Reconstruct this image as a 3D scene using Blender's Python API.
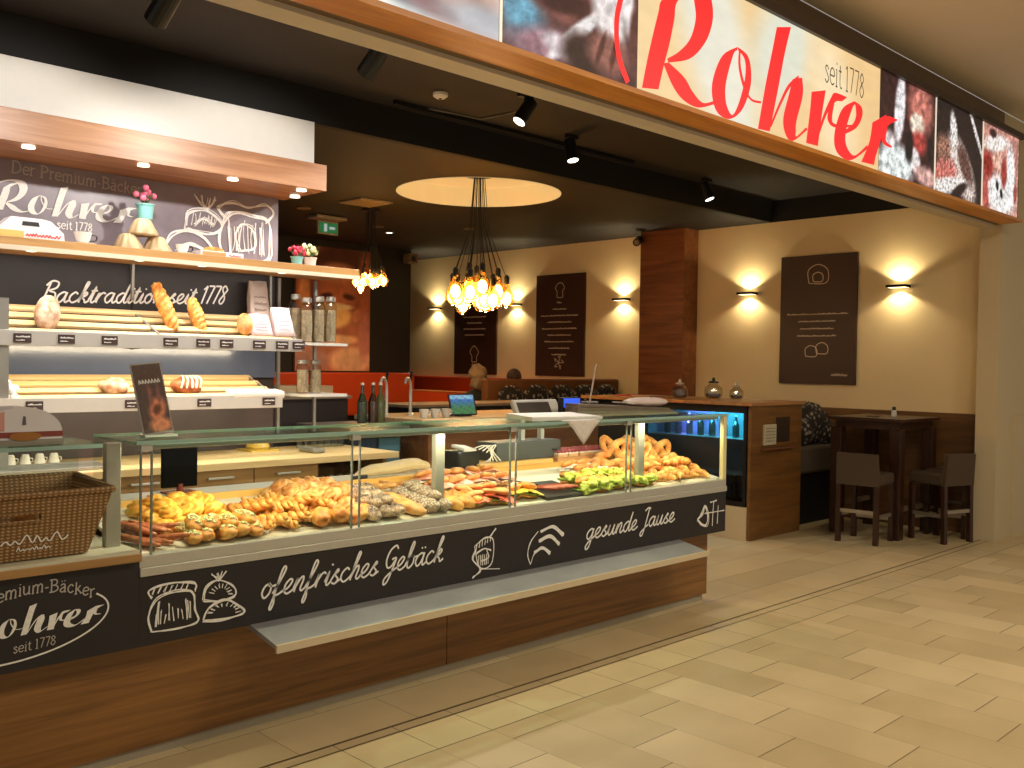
import bpy, bmesh, math, random
from mathutils import Vector, Matrix, Euler
PI=math.pi
random.seed(7)
for o in list(bpy.data.objects): bpy.data.objects.remove(o)
SC=bpy.context.scene; COL=SC.collection
# ------------------------------------------------------------------ camera
def cam_setup():
    yaw,pitch,roll=[math.radians(a) for a in (45.6119958,-1.221616,-0.8745152)]
    f=Vector((math.cos(yaw)*math.cos(pitch),math.sin(yaw)*math.cos(pitch),math.sin(pitch)))
    r=Vector((math.sin(yaw),-math.cos(yaw),0)); d=f.cross(r)
    r2=r*math.cos(roll)+d*math.sin(roll); d2=-r*math.sin(roll)+d*math.cos(roll)
    cd=bpy.data.cameras.new('camera'); co=bpy.data.objects.new('camera',cd); COL.objects.link(co)
    cd.sensor_width=36; cd.lens=956.1577/1024*36; cd.clip_start=.05; cd.clip_end=100
    m=Matrix(((r2[0],-d2[0],-f[0],0),(r2[1],-d2[1],-f[1],0),(r2[2],-d2[2],-f[2],1.5),(0,0,0,1)))
    co.matrix_world=m; SC.camera=co
cam_setup()
# ------------------------------------------------------------------ colour management, world, big lights
SC.view_settings.view_transform='Standard'; SC.view_settings.look='None'
SC.view_settings.gamma=1; SC.view_settings.use_curve_mapping=False
SC.view_settings.exposure=0.0
W=bpy.data.worlds.new('world'); SC.world=W; W.use_nodes=True
W.node_tree.nodes['Background'].inputs[0].default_value=(1.0,.92,.80,1)
W.node_tree.nodes['Background'].inputs[1].default_value=.36
def lamp(kind,name,loc,power,color=(1,.8,.55),target=None,parent=None,**kw):
    l=bpy.data.lights.new(name,kind); l.energy=power; l.color=color
    for k,v in kw.items(): setattr(l,k,v)
    o=bpy.data.objects.new(name,l); COL.objects.link(o); o.location=loc
    if target is not None:
        d=Vector(target)-Vector(loc); o.rotation_euler=d.to_track_quat('-Z','Y').to_euler()
    if parent is not None:
        o.location=Vector(loc)-Vector(parent['_o'] if '_o' in parent else parent.location); o.parent=parent
    return o
WARM=(1.0,.76,.48); NEUT=(1.0,.94,.87); HALL=(1.0,.88,.68)
# mall hall: rows of ceiling panels
for i,(x,y,p) in enumerate([(1.5,-.1,28),(3.9,.5,64),(6.2,.6,34),(11,0.2,8)]):
    lamp('AREA','hall_ceiling_light',(x,y,3.7),p,HALL,target=(x,y,0),shape='RECTANGLE',size=1.2,size_y=.5)

# ------------------------------------------------------------------ materials
def s2l(c):
    c=c/255.0
    return c/12.92 if c<=.04045 else ((c+.055)/1.055)**2.4
def rgb(r,g,b): return (s2l(r),s2l(g),s2l(b),1)
MC={}
def newmat(name):
    m=bpy.data.materials.new(name); m.use_nodes=True
    return m,m.node_tree,m.node_tree.nodes['Principled BSDF']
def N(t,k,**kw):
    n=t.nodes.new(k)
    for a,b in kw.items(): setattr(n,a,b)
    return n
def plain(name,c,rough=.5,metal=0,noise=0.0,nscale=20,bump=0,emit=None,es=0,spec=.5,trans=0):
    if name in MC: return MC[name]
    m,t,b=newmat(name); c=rgb(*c)
    b.inputs['Base Color'].default_value=c; b.inputs['Roughness'].default_value=rough; b.inputs['Metallic'].default_value=metal
    b.inputs['Specular IOR Level'].default_value=spec
    tc=N(t,'ShaderNodeTexCoord'); nz=N(t,'ShaderNodeTexNoise'); nz.inputs['Scale'].default_value=nscale; nz.inputs['Detail'].default_value=4
    t.links.new(tc.outputs['Object'],nz.inputs['Vector'])
    mx=N(t,'ShaderNodeMix',data_type='RGBA'); k=1-noise
    mx.inputs['A'].default_value=(c[0]*k,c[1]*k,c[2]*k,1); mx.inputs['B'].default_value=(min(1,c[0]*(1+noise)),min(1,c[1]*(1+noise)),min(1,c[2]*(1+noise)),1)
    t.links.new(nz.outputs['Fac'],mx.inputs['Factor']); t.links.new(mx.outputs['Result'],b.inputs['Base Color'])
    if bump:
        bp=N(t,'ShaderNodeBump'); bp.inputs['Strength'].default_value=bump; bp.inputs['Distance'].default_value=.01
        t.links.new(nz.outputs['Fac'],bp.inputs['Height']); t.links.new(bp.outputs['Normal'],b.inputs['Normal'])
    if emit: b.inputs['Emission Color'].default_value=rgb(*emit); b.inputs['Emission Strength'].default_value=es
    MC[name]=m; return m
def wood(name,c1,c2,axis='X',rough=.4,scale=1.0,fine=16):
    if name in MC: return MC[name]
    m,t,b=newmat(name)
    tc=N(t,'ShaderNodeTexCoord'); mp=N(t,'ShaderNodeMapping'); t.links.new(tc.outputs['Object'],mp.inputs['Vector'])
    lo,hi=1.2*scale,fine*scale
    mp.inputs['Scale'].default_value={'X':(lo,hi,hi),'Y':(hi,lo,hi),'Z':(hi,hi,lo)}[axis]
    nz=N(t,'ShaderNodeTexNoise'); nz.inputs['Scale'].default_value=1; nz.inputs['Detail'].default_value=8; nz.inputs['Roughness'].default_value=.62; nz.inputs['Distortion'].default_value=.6
    t.links.new(mp.outputs[0],nz.inputs['Vector'])
    cr=N(t,'ShaderNodeValToRGB'); cr.color_ramp.elements[0].position=.34; cr.color_ramp.elements[1].position=.66
    cr.color_ramp.elements[0].color=rgb(*c1); cr.color_ramp.elements[1].color=rgb(*c2)
    t.links.new(nz.outputs['Fac'],cr.inputs['Fac']); t.links.new(cr.outputs['Color'],b.inputs['Base Color'])
    b.inputs['Roughness'].default_value=rough
    MC[name]=m; return m
def glassm(name='clear_glass',tint=(235,245,240),gl=.9,extra=0.0,rough=.03,mx_=.6):
    if name in MC: return MC[name]
    m=bpy.data.materials.new(name); m.use_nodes=True; t=m.node_tree; t.nodes.clear()
    o=N(t,'ShaderNodeOutputMaterial'); tr=N(t,'ShaderNodeBsdfTransparent'); g=N(t,'ShaderNodeBsdfGlossy'); lw=N(t,'ShaderNodeLayerWeight'); lw.inputs['Blend'].default_value=.5; pw=N(t,'ShaderNodeMath',operation='POWER'); pw.inputs[1].default_value=4.5; f=N(t,'ShaderNodeMath',operation='MULTIPLY_ADD'); f.inputs[1].default_value=mx_; f.inputs[2].default_value=.008; t.links.new(lw.outputs['Facing'],pw.inputs[0]); t.links.new(pw.outputs[0],f.inputs[0]); mx=N(t,'ShaderNodeMixShader')
    tr.inputs['Color'].default_value=rgb(*tint); g.inputs['Roughness'].default_value=rough; g.inputs['Color'].default_value=(gl,gl,gl,1)
    if extra:
        a=N(t,'ShaderNodeMath',operation='ADD'); a.inputs[1].default_value=extra; t.links.new(f.outputs[0],a.inputs[0]); t.links.new(a.outputs[0],mx.inputs['Fac'])
    else: t.links.new(f.outputs[0],mx.inputs['Fac'])
    t.links.new(tr.outputs[0],mx.inputs[1]); t.links.new(g.outputs[0],mx.inputs[2]); t.links.new(mx.outputs[0],o.inputs[0])
    MC[name]=m; return m
def emis(name,c,st):
    if name in MC: return MC[name]
    m,t,b=newmat(name); b.inputs['Base Color'].default_value=rgb(*c); b.inputs['Emission Color'].default_value=rgb(*c); b.inputs['Emission Strength'].default_value=st
    MC[name]=m; return m
def attrm(name,st=0,rough=.6):
    if name in MC: return MC[name]
    m,t,b=newmat(name); a=N(t,'ShaderNodeAttribute'); a.attribute_name='pic'
    t.links.new(a.outputs['Color'],b.inputs['Base Color']); b.inputs['Roughness'].default_value=rough
    if st:
        b.inputs['Base Color'].default_value=(0,0,0,1)
        t.links.remove(b.inputs['Base Color'].links[0]); b.inputs['Base Color'].default_value=(.02,.02,.02,1)
        t.links.new(a.outputs['Color'],b.inputs['Emission Color']); b.inputs['Emission Strength'].default_value=st
    MC[name]=m; return m
def bread(name,c1,c2,c3=None,seed=None,seedscale=160,flour=0):
    """crust: darker in the noise hollows, pale flour or seed specks as real surface colour"""
    if name in MC: return MC[name]
    m,t,b=newmat(name); tc=N(t,'ShaderNodeTexCoord'); nz=N(t,'ShaderNodeTexNoise'); nz.inputs['Scale'].default_value=22; nz.inputs['Detail'].default_value=5
    t.links.new(tc.outputs['Object'],nz.inputs['Vector'])
    cr=N(t,'ShaderNodeValToRGB'); e=cr.color_ramp.elements; e[0].position=.38; e[1].position=.62; e[0].color=rgb(*c1); e[1].color=rgb(*c2)
    if c3: x=e.new(.75); x.color=rgb(*c3)
    t.links.new(nz.outputs['Fac'],cr.inputs['Fac']); col=cr.outputs['Color']
    hin=nz.outputs['Fac']
    if seed:
        v=N(t,'ShaderNodeTexVoronoi'); v.inputs['Scale'].default_value=seedscale; t.links.new(tc.outputs['Object'],v.inputs['Vector'])
        l=N(t,'ShaderNodeMath',operation='LESS_THAN'); l.inputs[1].default_value=.36; t.links.new(v.outputs['Distance'],l.inputs[0])
        mx=N(t,'ShaderNodeMix',data_type='RGBA'); t.links.new(l.outputs[0],mx.inputs['Factor']); t.links.new(col,mx.inputs['A']); mx.inputs['B'].default_value=rgb(*seed); col=mx.outputs['Result']; hin=l.outputs[0]
    t.links.new(col,b.inputs['Base Color']); b.inputs['Roughness'].default_value=.5
    bp=N(t,'ShaderNodeBump'); bp.inputs['Strength'].default_value=.5; bp.inputs['Distance'].default_value=.004
    t.links.new(hin,bp.inputs['Height']); t.links.new(bp.outputs['Normal'],b.inputs['Normal'])
    b.inputs['Subsurface Weight'].default_value=0
    MC[name]=m; return m
def floor_mat():
    m,t,b=newmat('floor_tiles'); L=t.links.new
    tc=N(t,'ShaderNodeTexCoord'); sp=N(t,'ShaderNodeSeparateXYZ'); L(tc.outputs['Object'],sp.inputs[0]); X,Y=sp.outputs[0],sp.outputs[1]
    def M(op,a,b_=None,c=None):
        n=N(t,'ShaderNodeMath',operation=op)
        for i,v in enumerate((a,b_,c)):
            if v is None: continue
            if isinstance(v,(int,float)): n.inputs[i].default_value=v
            else: L(v,n.inputs[i])
        return n.outputs[0]
    def edge(f,size,w):   # f fraction 0..1 of a cell with this size: 1 on the joint
        d=M('MINIMUM',f,M('SUBTRACT',1,f)); return M('LESS_THAN',M('MULTIPLY',d,size),w)
    u=M('DIVIDE',M('SUBTRACT',X,2.674),.286); k=M('FLOOR',u); fu=M('FRACT',M('ADD',u,50))
    v=M('DIVIDE',M('SUBTRACT',Y,M('ADD',1.55,M('MULTIPLY',k,.19))),.572); kv=M('FLOOR',v); fv=M('FRACT',M('ADD',v,100))
    eA=M('MAXIMUM',M('MULTIPLY',edge(fu,.286,.0013),.55),edge(fv,.572,.0022))
    vb=M('DIVIDE',M('SUBTRACT',Y,3.125),.318); kb=M('FLOOR',vb); fb=M('FRACT',M('ADD',vb,50))
    ub=M('DIVIDE',M('ADD',M('SUBTRACT',X,1.96),M('MULTIPLY',kb,.289)),.578); fub=M('FRACT',M('ADD',ub,50))
    eC=M('MAXIMUM',edge(fb,.318,.0018),M('MULTIPLY',edge(fub,.578,.0016),.8))
    eB=edge(fu,.286,.0018)
    sA=M('LESS_THAN',Y,2.815); sC=M('GREATER_THAN',Y,3.125); sB=M('MULTIPLY',M('SUBTRACT',1,sA),M('SUBTRACT',1,sC))
    lines=M('LESS_THAN',M('ABSOLUTE',M('SUBTRACT',Y,2.815)),.003)
    seam=M('MAXIMUM',M('LESS_THAN',M('ABSOLUTE',M('SUBTRACT',Y,3.055)),.0045),M('LESS_THAN',M('ABSOLUTE',M('SUBTRACT',Y,3.12)),.007))
    e=M('ADD',M('ADD',M('MULTIPLY',eA,sA),M('MULTIPLY',eB,sB)),M('MULTIPLY',eC,sC)); e=M('MAXIMUM',M('MAXIMUM',e,lines),seam)
    cell=N(t,'ShaderNodeCombineXYZ'); L(M('ADD',M('MULTIPLY',k,sA),M('MULTIPLY',M('FLOOR',ub),M('ADD',sC,0))),cell.inputs[0]); L(M('ADD',M('MULTIPLY',kv,sA),M('MULTIPLY',kb,sC)),cell.inputs[1]); L(sA,cell.inputs[2])
    wn=N(t,'ShaderNodeTexWhiteNoise'); L(cell.outputs[0],wn.inputs['Vector'])
    nz=N(t,'ShaderNodeTexNoise'); nz.inputs['Scale'].default_value=3; nz.inputs['Detail'].default_value=6; L(tc.outputs['Object'],nz.inputs['Vector'])
    fac=M('ADD',M('MULTIPLY',wn.outputs['Value'],.45),M('MULTIPLY',nz.outputs['Fac'],.55))
    cr=N(t,'ShaderNodeValToRGB'); cr.color_ramp.elements[0].color=rgb(188,168,126); cr.color_ramp.elements[1].color=rgb(218,198,156); cr.color_ramp.elements[0].position=.2; cr.color_ramp.elements[1].position=.8
    L(fac,cr.inputs['Fac'])
    mx=N(t,'ShaderNodeMix',data_type='RGBA'); L(e,mx.inputs['Factor']); L(cr.outputs['Color'],mx.inputs['A']); mx.inputs['B'].default_value=rgb(96,80,58)
    L(mx.outputs['Result'],b.inputs['Base Color']); b.inputs['Roughness'].default_value=.34; b.inputs['Specular IOR Level'].default_value=.4
    r=M('ADD',.27,M('MULTIPLY',nz.outputs['Fac'],.2)); L(r,b.inputs['Roughness'])
    return m
WOODF=wood('walnut_front',(110,73,34),(150,103,52),'X',fine=34)
WOODY=wood('walnut_side',(112,68,30),(160,104,54),'Y')
WOODZ=wood('walnut_column',(112,62,32),(150,90,48),'Y',scale=.8)
WOODL=wood('oak_light',(176,128,72),(206,160,100),'X')
WOODD=wood('dark_table_wood',(44,24,14),(64,36,22),'X',rough=.28)
SIGNW=wood('sign_frame_wood',(196,118,34),(228,154,62),'X')
CHALKB=plain('chalkboard',(34,29,29),.55,noise=.25,nscale=9)
SLATE=plain('slate_board',(134,124,132),.3,noise=.35,nscale=6)
CHALK=plain('chalk_white',(240,236,230),.8,noise=.2,nscale=80)
STEEL=plain('brushed_steel',(196,194,182),.34,metal=.45,noise=.08,nscale=60)
STEELD=plain('dull_grey_metal',(150,146,138),.45,metal=.5,noise=.05)
WHITE=plain('white_paint',(226,222,214),.55,noise=.03)
CREAM=plain('cream_wall_paint',(236,214,166),.8,noise=.04,nscale=4)
BLACK=plain('black_metal',(18,17,17),.4,noise=.2)
BLKCEIL=plain('black_ceiling_paint',(20,17,15),.8,noise=.1)
GREYCEIL=plain('charcoal_ceiling_paint',(38,33,29),.8,noise=.1)
BROWNCEIL=plain('brown_ceiling_paint',(31,26,20),.7,noise=.1)
GLASS=glassm(); EDGE=plain('green_glass_edge',(150,184,170),.25,noise=.1,spec=.6)
PAPER=plain('white_paper',(238,234,226),.7,noise=.03)
# ------------------------------------------------------------------ mesh builder
def cr_spline(pts,n=6,closed=False):
    P=[Vector(p) for p in pts]; out=[]; m=len(P)
    rng=range(m if closed else m-1)
    for i in rng:
        if closed: a,b,c,d=P[(i-1)%m],P[i],P[(i+1)%m],P[(i+2)%m]
        else: a,b,c,d=P[max(i-1,0)],P[i],P[i+1],P[min(i+2,m-1)]
        for k in range(n):
            t=k/n; out.append(.5*((2*b)+(c-a)*t+(2*a-5*b+4*c-d)*t*t+(3*b-a-3*c+d)*t**3))
    if not closed: out.append(P[-1].copy())
    return out
class B:
    def __init__(s): s.bm=bmesh.new()
    def box(s,x0,x1,y0,y1,z0,z1,bev=0):
        return s.obox(((x0+x1)/2,(y0+y1)/2,(z0+z1)/2),(abs(x1-x0),abs(y1-y0),abs(z1-z0)),bev=bev)
    def obox(s,c,size,rot=(0,0,0),bev=0):
        m=Matrix.Translation(c)@Euler(rot).to_matrix().to_4x4()@Matrix.Diagonal((*size,1))
        r=bmesh.ops.create_cube(s.bm,size=1,matrix=m)
        if bev:
            ed=list({e for v in r['verts'] for e in v.link_edges})
            bmesh.ops.bevel(s.bm,geom=ed,offset=bev,segments=2,affect='EDGES',profile=.5)
        return s
    def hexa(s,p):  # 8 points: bottom 4, top 4
        v=[s.bm.verts.new(q) for q in p]
        for f in ((3,2,1,0),(4,5,6,7),(0,1,5,4),(1,2,6,5),(2,3,7,6),(3,0,4,7)): s.bm.faces.new([v[i] for i in f])
        return s
    def cyl(s,p0,p1,r0,r1=None,n=14,cap=True):
        r1=r0 if r1 is None else r1; p0=Vector(p0);p1=Vector(p1); return s.tube([p0,p1],[r0,r1],n,cap=cap)
    def tube(s,path,r,n=8,closed=False,cap=True,flat=1.0):
        P=[Vector(p) for p in path]; R=r if isinstance(r,(list,tuple)) else [r]*len(P); rings=[]; up=Vector((0,0,1)); m=len(P)
        for i,p in enumerate(P):
            a=P[(i-1)%m] if closed or i>0 else p; b=P[(i+1)%m] if closed or i<m-1 else p
            t=(b-a).normalized() if (b-a).length>1e-9 else Vector((0,0,1))
            if abs(t.dot(up))>.95: up=Vector((1,0,0)) if abs(t.x)<.9 else Vector((0,1,0))
            x=up.cross(t).normalized(); y=t.cross(x).normalized(); up=y
            rings.append([s.bm.verts.new(p+x*math.cos(2*PI*k/n)*R[i]+y*math.sin(2*PI*k/n)*R[i]*flat) for k in range(n)])
        for i in range(m if closed else m-1):
            A,C=rings[i],rings[(i+1)%m]
            for k in range(n): s.bm.faces.new((A[k],A[(k+1)%n],C[(k+1)%n],C[k]))
        if cap and not closed: s.bm.faces.new(rings[0][::-1]); s.bm.faces.new(rings[-1])
        return s
    def sph(s,c,r,rot=(0,0,0),u=14,v=9,fn=None):
        r=r if isinstance(r,(list,tuple)) else (r,r,r); mt=Matrix.Translation(c)@Euler(rot).to_matrix().to_4x4()
        rows=[]
        for j in range(v+1):
            ph=PI*j/v; row=[]
            for i in range(1 if j in(0,v) else u):
                th=2*PI*i/u; d=Vector((math.sin(ph)*math.cos(th),math.sin(ph)*math.sin(th),math.cos(ph)))
                k=fn(d,th,ph) if fn else 1
                row.append(s.bm.verts.new(mt@Vector((d.x*r[0]*k,d.y*r[1]*k,d.z*r[2]*k))))
            rows.append(row)
        for j in range(v):
            A,C=rows[j],rows[j+1]
            for i in range(u):
                if j==0: s.bm.faces.new((A[0],C[i],C[(i+1)%u]))
                elif j==v-1: s.bm.faces.new((A[i],C[0],A[(i+1)%u]))
                else: s.bm.faces.new((A[i],C[i],C[(i+1)%u],A[(i+1)%u]))
        return s
    def lathe(s,prof,c=(0,0,0),n=20,fn=None):
        c=Vector(c); rings=[]
        for (r,z) in prof:
            rings.append([s.bm.verts.new(c+Vector((math.cos(2*PI*k/n)*r*(fn(2*PI*k/n,z) if fn else 1),math.sin(2*PI*k/n)*r*(fn(2*PI*k/n,z) if fn else 1),z))) for k in range(n)])
        for i in range(len(rings)-1):
            A,C=rings[i],rings[i+1]
            for k in range(n): s.bm.faces.new((A[k],A[(k+1)%n],C[(k+1)%n],C[k]))
        s.bm.faces.new(rings[0][::-1]); s.bm.faces.new(rings[-1]); return s
    def prism(s,pts,fr,d):  # pts 2d, fr maps (u,v,w)->xyz, w from 0..d
        A=[s.bm.verts.new(fr(u,v,0)) for u,v in pts]; C=[s.bm.verts.new(fr(u,v,d)) for u,v in pts]; n=len(pts)
        s.bm.faces.new(A[::-1]); s.bm.faces.new(C)
        for k in range(n): s.bm.faces.new((A[k],A[(k+1)%n],C[(k+1)%n],C[k]))
        return s
    def quad(s,*p):
        s.bm.faces.new([s.bm.verts.new(q) for q in p]); return s
    def ribbon(s,Lp,Rp,fr,d=.002):
        """flat raised stroke between two edge polylines (2d), mapped on a plane"""
        a=[s.bm.verts.new(fr(p[0],p[1],d)) for p in Lp]; b=[s.bm.verts.new(fr(p[0],p[1],d)) for p in Rp]
        for i in range(len(a)-1): s.bm.faces.new((a[i],b[i],b[i+1],a[i+1]))
        return s
    def stroke(s,pts,w,fr,n=5,d=.002,smooth=True):
        P=cr_spline([(p[0],p[1],0) for p in pts],n) if smooth and len(pts)>2 else [Vector((p[0],p[1],0)) for p in pts]
        L,R=[],[]
        for i,p in enumerate(P):
            t=(P[min(i+1,len(P)-1)]-P[max(i-1,0)]); t=t.normalized() if t.length>1e-9 else Vector((1,0,0)); q=Vector((-t.y,t.x,0))*w/2
            L.append(p+q); R.append(p-q)
        s.k=getattr(s,'k',0)+1
        return s.ribbon(L,R,fr,d+.00006*(s.k%23))
    def build(s,name,mat,parent=None,smooth=False,loc=None,norm=True,mods=None):
        me=bpy.data.meshes.new(name)
        if norm: bmesh.ops.recalc_face_normals(s.bm,faces=s.bm.faces)
        off=Vector((0,0,0))
        if parent is not None and loc is None:
            off=Vector(parent['_o']) if '_o' in parent else Vector((0,0,0))
        elif loc is not None: off=Vector(loc)
        if off.length: bmesh.ops.translate(s.bm,verts=s.bm.verts,vec=-off)
        if smooth:
            for f in s.bm.faces: f.smooth=True
        s.bm.to_mesh(me); s.bm.free(); me.materials.append(mat)
        o=bpy.data.objects.new(name,me); COL.objects.link(o)
        if parent is not None:
            o.parent=parent; 
            if loc is not None: o.location=Vector(loc)-Vector(parent['_o']) if '_o' in parent else Vector(loc)
            o['_o']=tuple(parent['_o']) if (loc is None and '_o' in parent) else tuple(off)
        else:
            if loc is not None: o.location=loc
            o['_o']=tuple(off)
        return o
def auto_smooth(o,ang=40):
    me=o.data
    for p in me.polygons: p.use_smooth=True
    me.set_sharp_from_angle(angle=math.radians(ang)) if hasattr(me,'set_sharp_from_angle') else None
    return o
def thing(name,label,cat,loc=(0,0,0),group=None,rot=None):
    o=bpy.data.objects.new(name,None); COL.objects.link(o); o.location=loc; o.empty_display_size=.05
    o['_o']=tuple(loc); o['label']=label; o['category']=cat
    if group: o['group']=group
    if rot: o.rotation_euler=rot
    return o
def tag(o,label,cat,group=None,kind=None):
    o['label']=label; o['category']=cat
    if group: o['group']=group
    if kind: o['kind']=kind
    return o
def struct(o): o['kind']='structure'; return o
def copy_tree(o,parent=None):
    c=o.copy(); COL.objects.link(c)
    if parent is not None: c.parent=parent
    for ch in [x for x in o.children]: copy_tree(ch,c)
    return c
FY=lambda y0:(lambda u,v,w:(u,y0-w,v))          # plane facing the viewer side (-Y)
FX=lambda x0:(lambda u,v,w:(x0-w,-u,v))         # wall facing -X: u = -Y
# ------------------------------------------------------------------ lettering (strokes)
SCR={ # cursive chalk hand: advance, strokes (x-height 1)
'a':(1.05,[[(.75,.85),(.5,1),(.15,.75),(.05,.35),(.3,0),(.6,.3),(.78,1)],[(.78,1),(.72,.3),(.85,0),(1.15,.25)]]),
'b':(.95,[[(0,.3),(.35,1.2),(.5,1.9),(.35,2),(.2,1.3),(.18,.3),(.4,0),(.72,.3),(.7,.8),(.45,.95),(.8,.8),(1.05,.85)]]),
'c':(.85,[[(.7,.8),(.45,1),(.12,.7),(.08,.3),(.35,0),(.65,.1),(.92,.35)]]),
'd':(1.05,[[(.75,.8),(.5,1),(.12,.7),(.08,.3),(.3,0),(.6,.3),(.95,1.9)],[(.95,1.9),(.75,.4),(.88,0),(1.15,.25)]]),
'e':(.82,[[(-.05,.2),(.4,.45),(.6,.85),(.4,1),(.12,.7),(.1,.25),(.35,0),(.65,.1),(.88,.3)]]),
'f':(.78,[[(0,.2),(.4,1.1),(.62,1.8),(.45,2),(.3,1.5),(.15,0),(.02,-.75),(.15,-.9),(.26,-.5),(.2,0),(.5,.1),(.82,.3)]]),
'g':(1.0,[[(.75,.8),(.5,1),(.12,.7),(.08,.3),(.3,.02),(.6,.3),(.78,1)],[(.78,1),(.6,-.5),(.35,-.95),(.12,-.75),(.35,-.3),(.8,.05),(1.1,.25)]]),
'h':(.92,[[(0,.2),(.35,1.2),(.55,1.9),(.4,2),(.25,1.3),(.08,0)],[(.1,.2),(.35,.85),(.6,1),(.65,.7),(.55,.2),(.72,0),(1,.25)]]),
'i':(.5,[[(0,.25),(.25,1),(.15,.2),(.28,0),(.55,.25)],[(.34,1.4),(.42,1.5)]]),
'k':(.9,[[(0,.2),(.35,1.2),(.55,1.9),(.4,2),(.25,1.3),(.08,0)],[(.12,.4),(.5,1),(.65,.85),(.45,.6),(.2,.5),(.5,.3),(.65,0),(.95,.2)]]),
'n':(.95,[[(0,.3),(.2,1),(.1,0)],[(.12,.3),(.4,.9),(.62,1),(.66,.7),(.56,.2),(.72,0),(1,.25)]]),
'o':(.88,[[(.5,1),(.15,.8),(.05,.35),(.3,0),(.6,.25),(.65,.7),(.45,1),(.5,.8),(.8,.75),(1,.8)]]),
'r':(.78,[[(0,.3),(.2,1),(.1,0)],[(.14,.4),(.35,.85),(.6,1),(.75,.85)]]),
's':(.78,[[(0,.25),(.4,1),(.52,.9),(.3,.65),(.6,.3),(.4,0),(.1,.12)],[(.4,0),(.82,.25)]]),
't':(.62,[[(0,.25),(.4,1.6),(.22,.3),(.36,0),(.65,.25)],[(.05,1.15),(.6,1.2)]]),
'u':(1.02,[[(0,.3),(.2,1),(.1,.3),(.25,0),(.5,.2),(.75,1)],[(.75,1),(.66,.25),(.8,0),(1.05,.25)]]),
'B':(1.15,[[(.3,1.9),(.05,0)],[(0,1.6),(.4,2.05),(.95,1.9),(.9,1.4),(.35,1.1),(.9,.9),(.95,.3),(.5,0),(.05,.15)]]),
'G':(1.15,[[(.95,1.7),(.7,2),(.25,1.7),(.05,1.0),(.25,.4),(.6,.4),(.9,.9)],[(.55,.95),(.95,1),(.8,.2),(.55,-.7),(.25,-.9),(.2,-.5),(.6,-.1),(1.1,.2)]]),
'J':(1.0,[[(.2,1.75),(.6,2),(.95,1.9)],[(.75,1.95),(.6,.6),(.4,-.6),(.15,-.8),(.05,-.5),(.5,-.05),(.95,.25)]]),
'1':(.5,[[(.05,1.5),(.35,1.9)],[(.35,1.9),(.15,0)]]),'7':(.7,[[(0,1.9),(.6,1.9)],[(.6,1.9),(.2,0)]]),
'8':(.72,[[(.52,1.7),(.3,1.95),(.1,1.6),(.55,.6),(.35,0),(.05,.3),(.35,.95),(.62,1.5),(.52,1.7)]]),' ':(.55,[])}
a_=SCR['a']; SCR['ä']=(a_[0],a_[1]+[[(.4,1.35),(.46,1.45)],[(.7,1.35),(.76,1.45)]])
def V_(x,y0,y1): return [(x,y0),(x,y1)]
def srf(x,y,w=.16): return [(x-w,y),(x+w,y)]
SER={ # upright roman with small serifs, t = thin
'D':(1.35,[V_(.2,0,1.5),[(.02,0),(.6,0),(1.05,.35),(1.1,.9),(.85,1.35),(.5,1.5),(.02,1.5)]]),
'P':(1.15,[V_(.25,0,1.5),srf(.25,0,.22),[(.05,1.5),(.6,1.5),(.92,1.3),(.92,.95),(.6,.72),(.25,.72)]]),
'B':(1.2,[V_(.25,0,1.5),[(.02,0),(.6,0),(.98,.2),(.98,.55),(.6,.8),(.25,.8)],[(.02,1.5),(.6,1.5),(.88,1.3),(.85,.95),(.6,.8)]]),
'e':(.85,[[(.1,.55),(.72,.55),(.7,.85),(.4,1),(.12,.75),(.1,.3),(.4,0),(.75,.15)]]),
'r':(.72,[V_(.2,0,1),srf(.2,0),[(.2,.7),(.4,.95),(.66,.95)],[(.04,1),(.2,1)]]),
'm':(1.5,[V_(.2,0,1),srf(.2,0,.13),[(.2,.7),(.5,1),(.72,.8),(.72,0)],srf(.72,0,.13),[(.72,.7),(1.0,1),(1.24,.8),(1.24,0)],srf(1.24,0,.13)]),
'i':(.5,[V_(.25,0,1),srf(.25,0),[(.25,1.3),(.25,1.42)],[(.1,1),(.25,1)]]),
'u':(1.05,[[(.2,1),(.2,.25),(.45,0),(.8,.25)],V_(.8,0,1),[(.05,1),(.2,1)],[(.8,0),(.95,0)]]),
'ä':(.95,[[(.15,.85),(.4,1),(.65,.8),(.65,0),(.8,0)],[(.65,.6),(.2,.45),(.12,.15),(.4,0),(.65,.2)],[(.28,1.3),(.28,1.42)],[(.6,1.3),(.6,1.42)]]),
'c':(.85,[[(.72,.75),(.45,1),(.12,.75),(.1,.3),(.4,0),(.75,.15)]]),
'k':(1.0,[V_(.2,0,1.5),srf(.2,0),[(.2,.4),(.75,1)],[(.4,.6),(.85,0)],srf(.85,0,.12)]),
's':(.75,[[(.6,.8),(.35,1),(.12,.8),(.6,.3),(.35,0),(.08,.18)]]),
't':(.6,[[(.28,1.35),(.28,.2),(.5,0),(.58,.1)],[(.05,1),(.5,1)]]),
'-':(.6,[[(.1,.5),(.5,.5)]]),' ':(.5,[]),
'1':(.6,[V_(.3,0,1.5),srf(.3,0,.18),[(.1,1.3),(.3,1.5)]]),'7':(.85,[[(.1,1.5),(.75,1.5)],[(.75,1.5),(.35,0)]]),
'8':(.85,[[(.42,1.5),(.15,1.15),(.42,.8),(.75,.4),(.42,0),(.1,.4),(.42,.8),(.7,1.15),(.42,1.5)]])}
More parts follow.
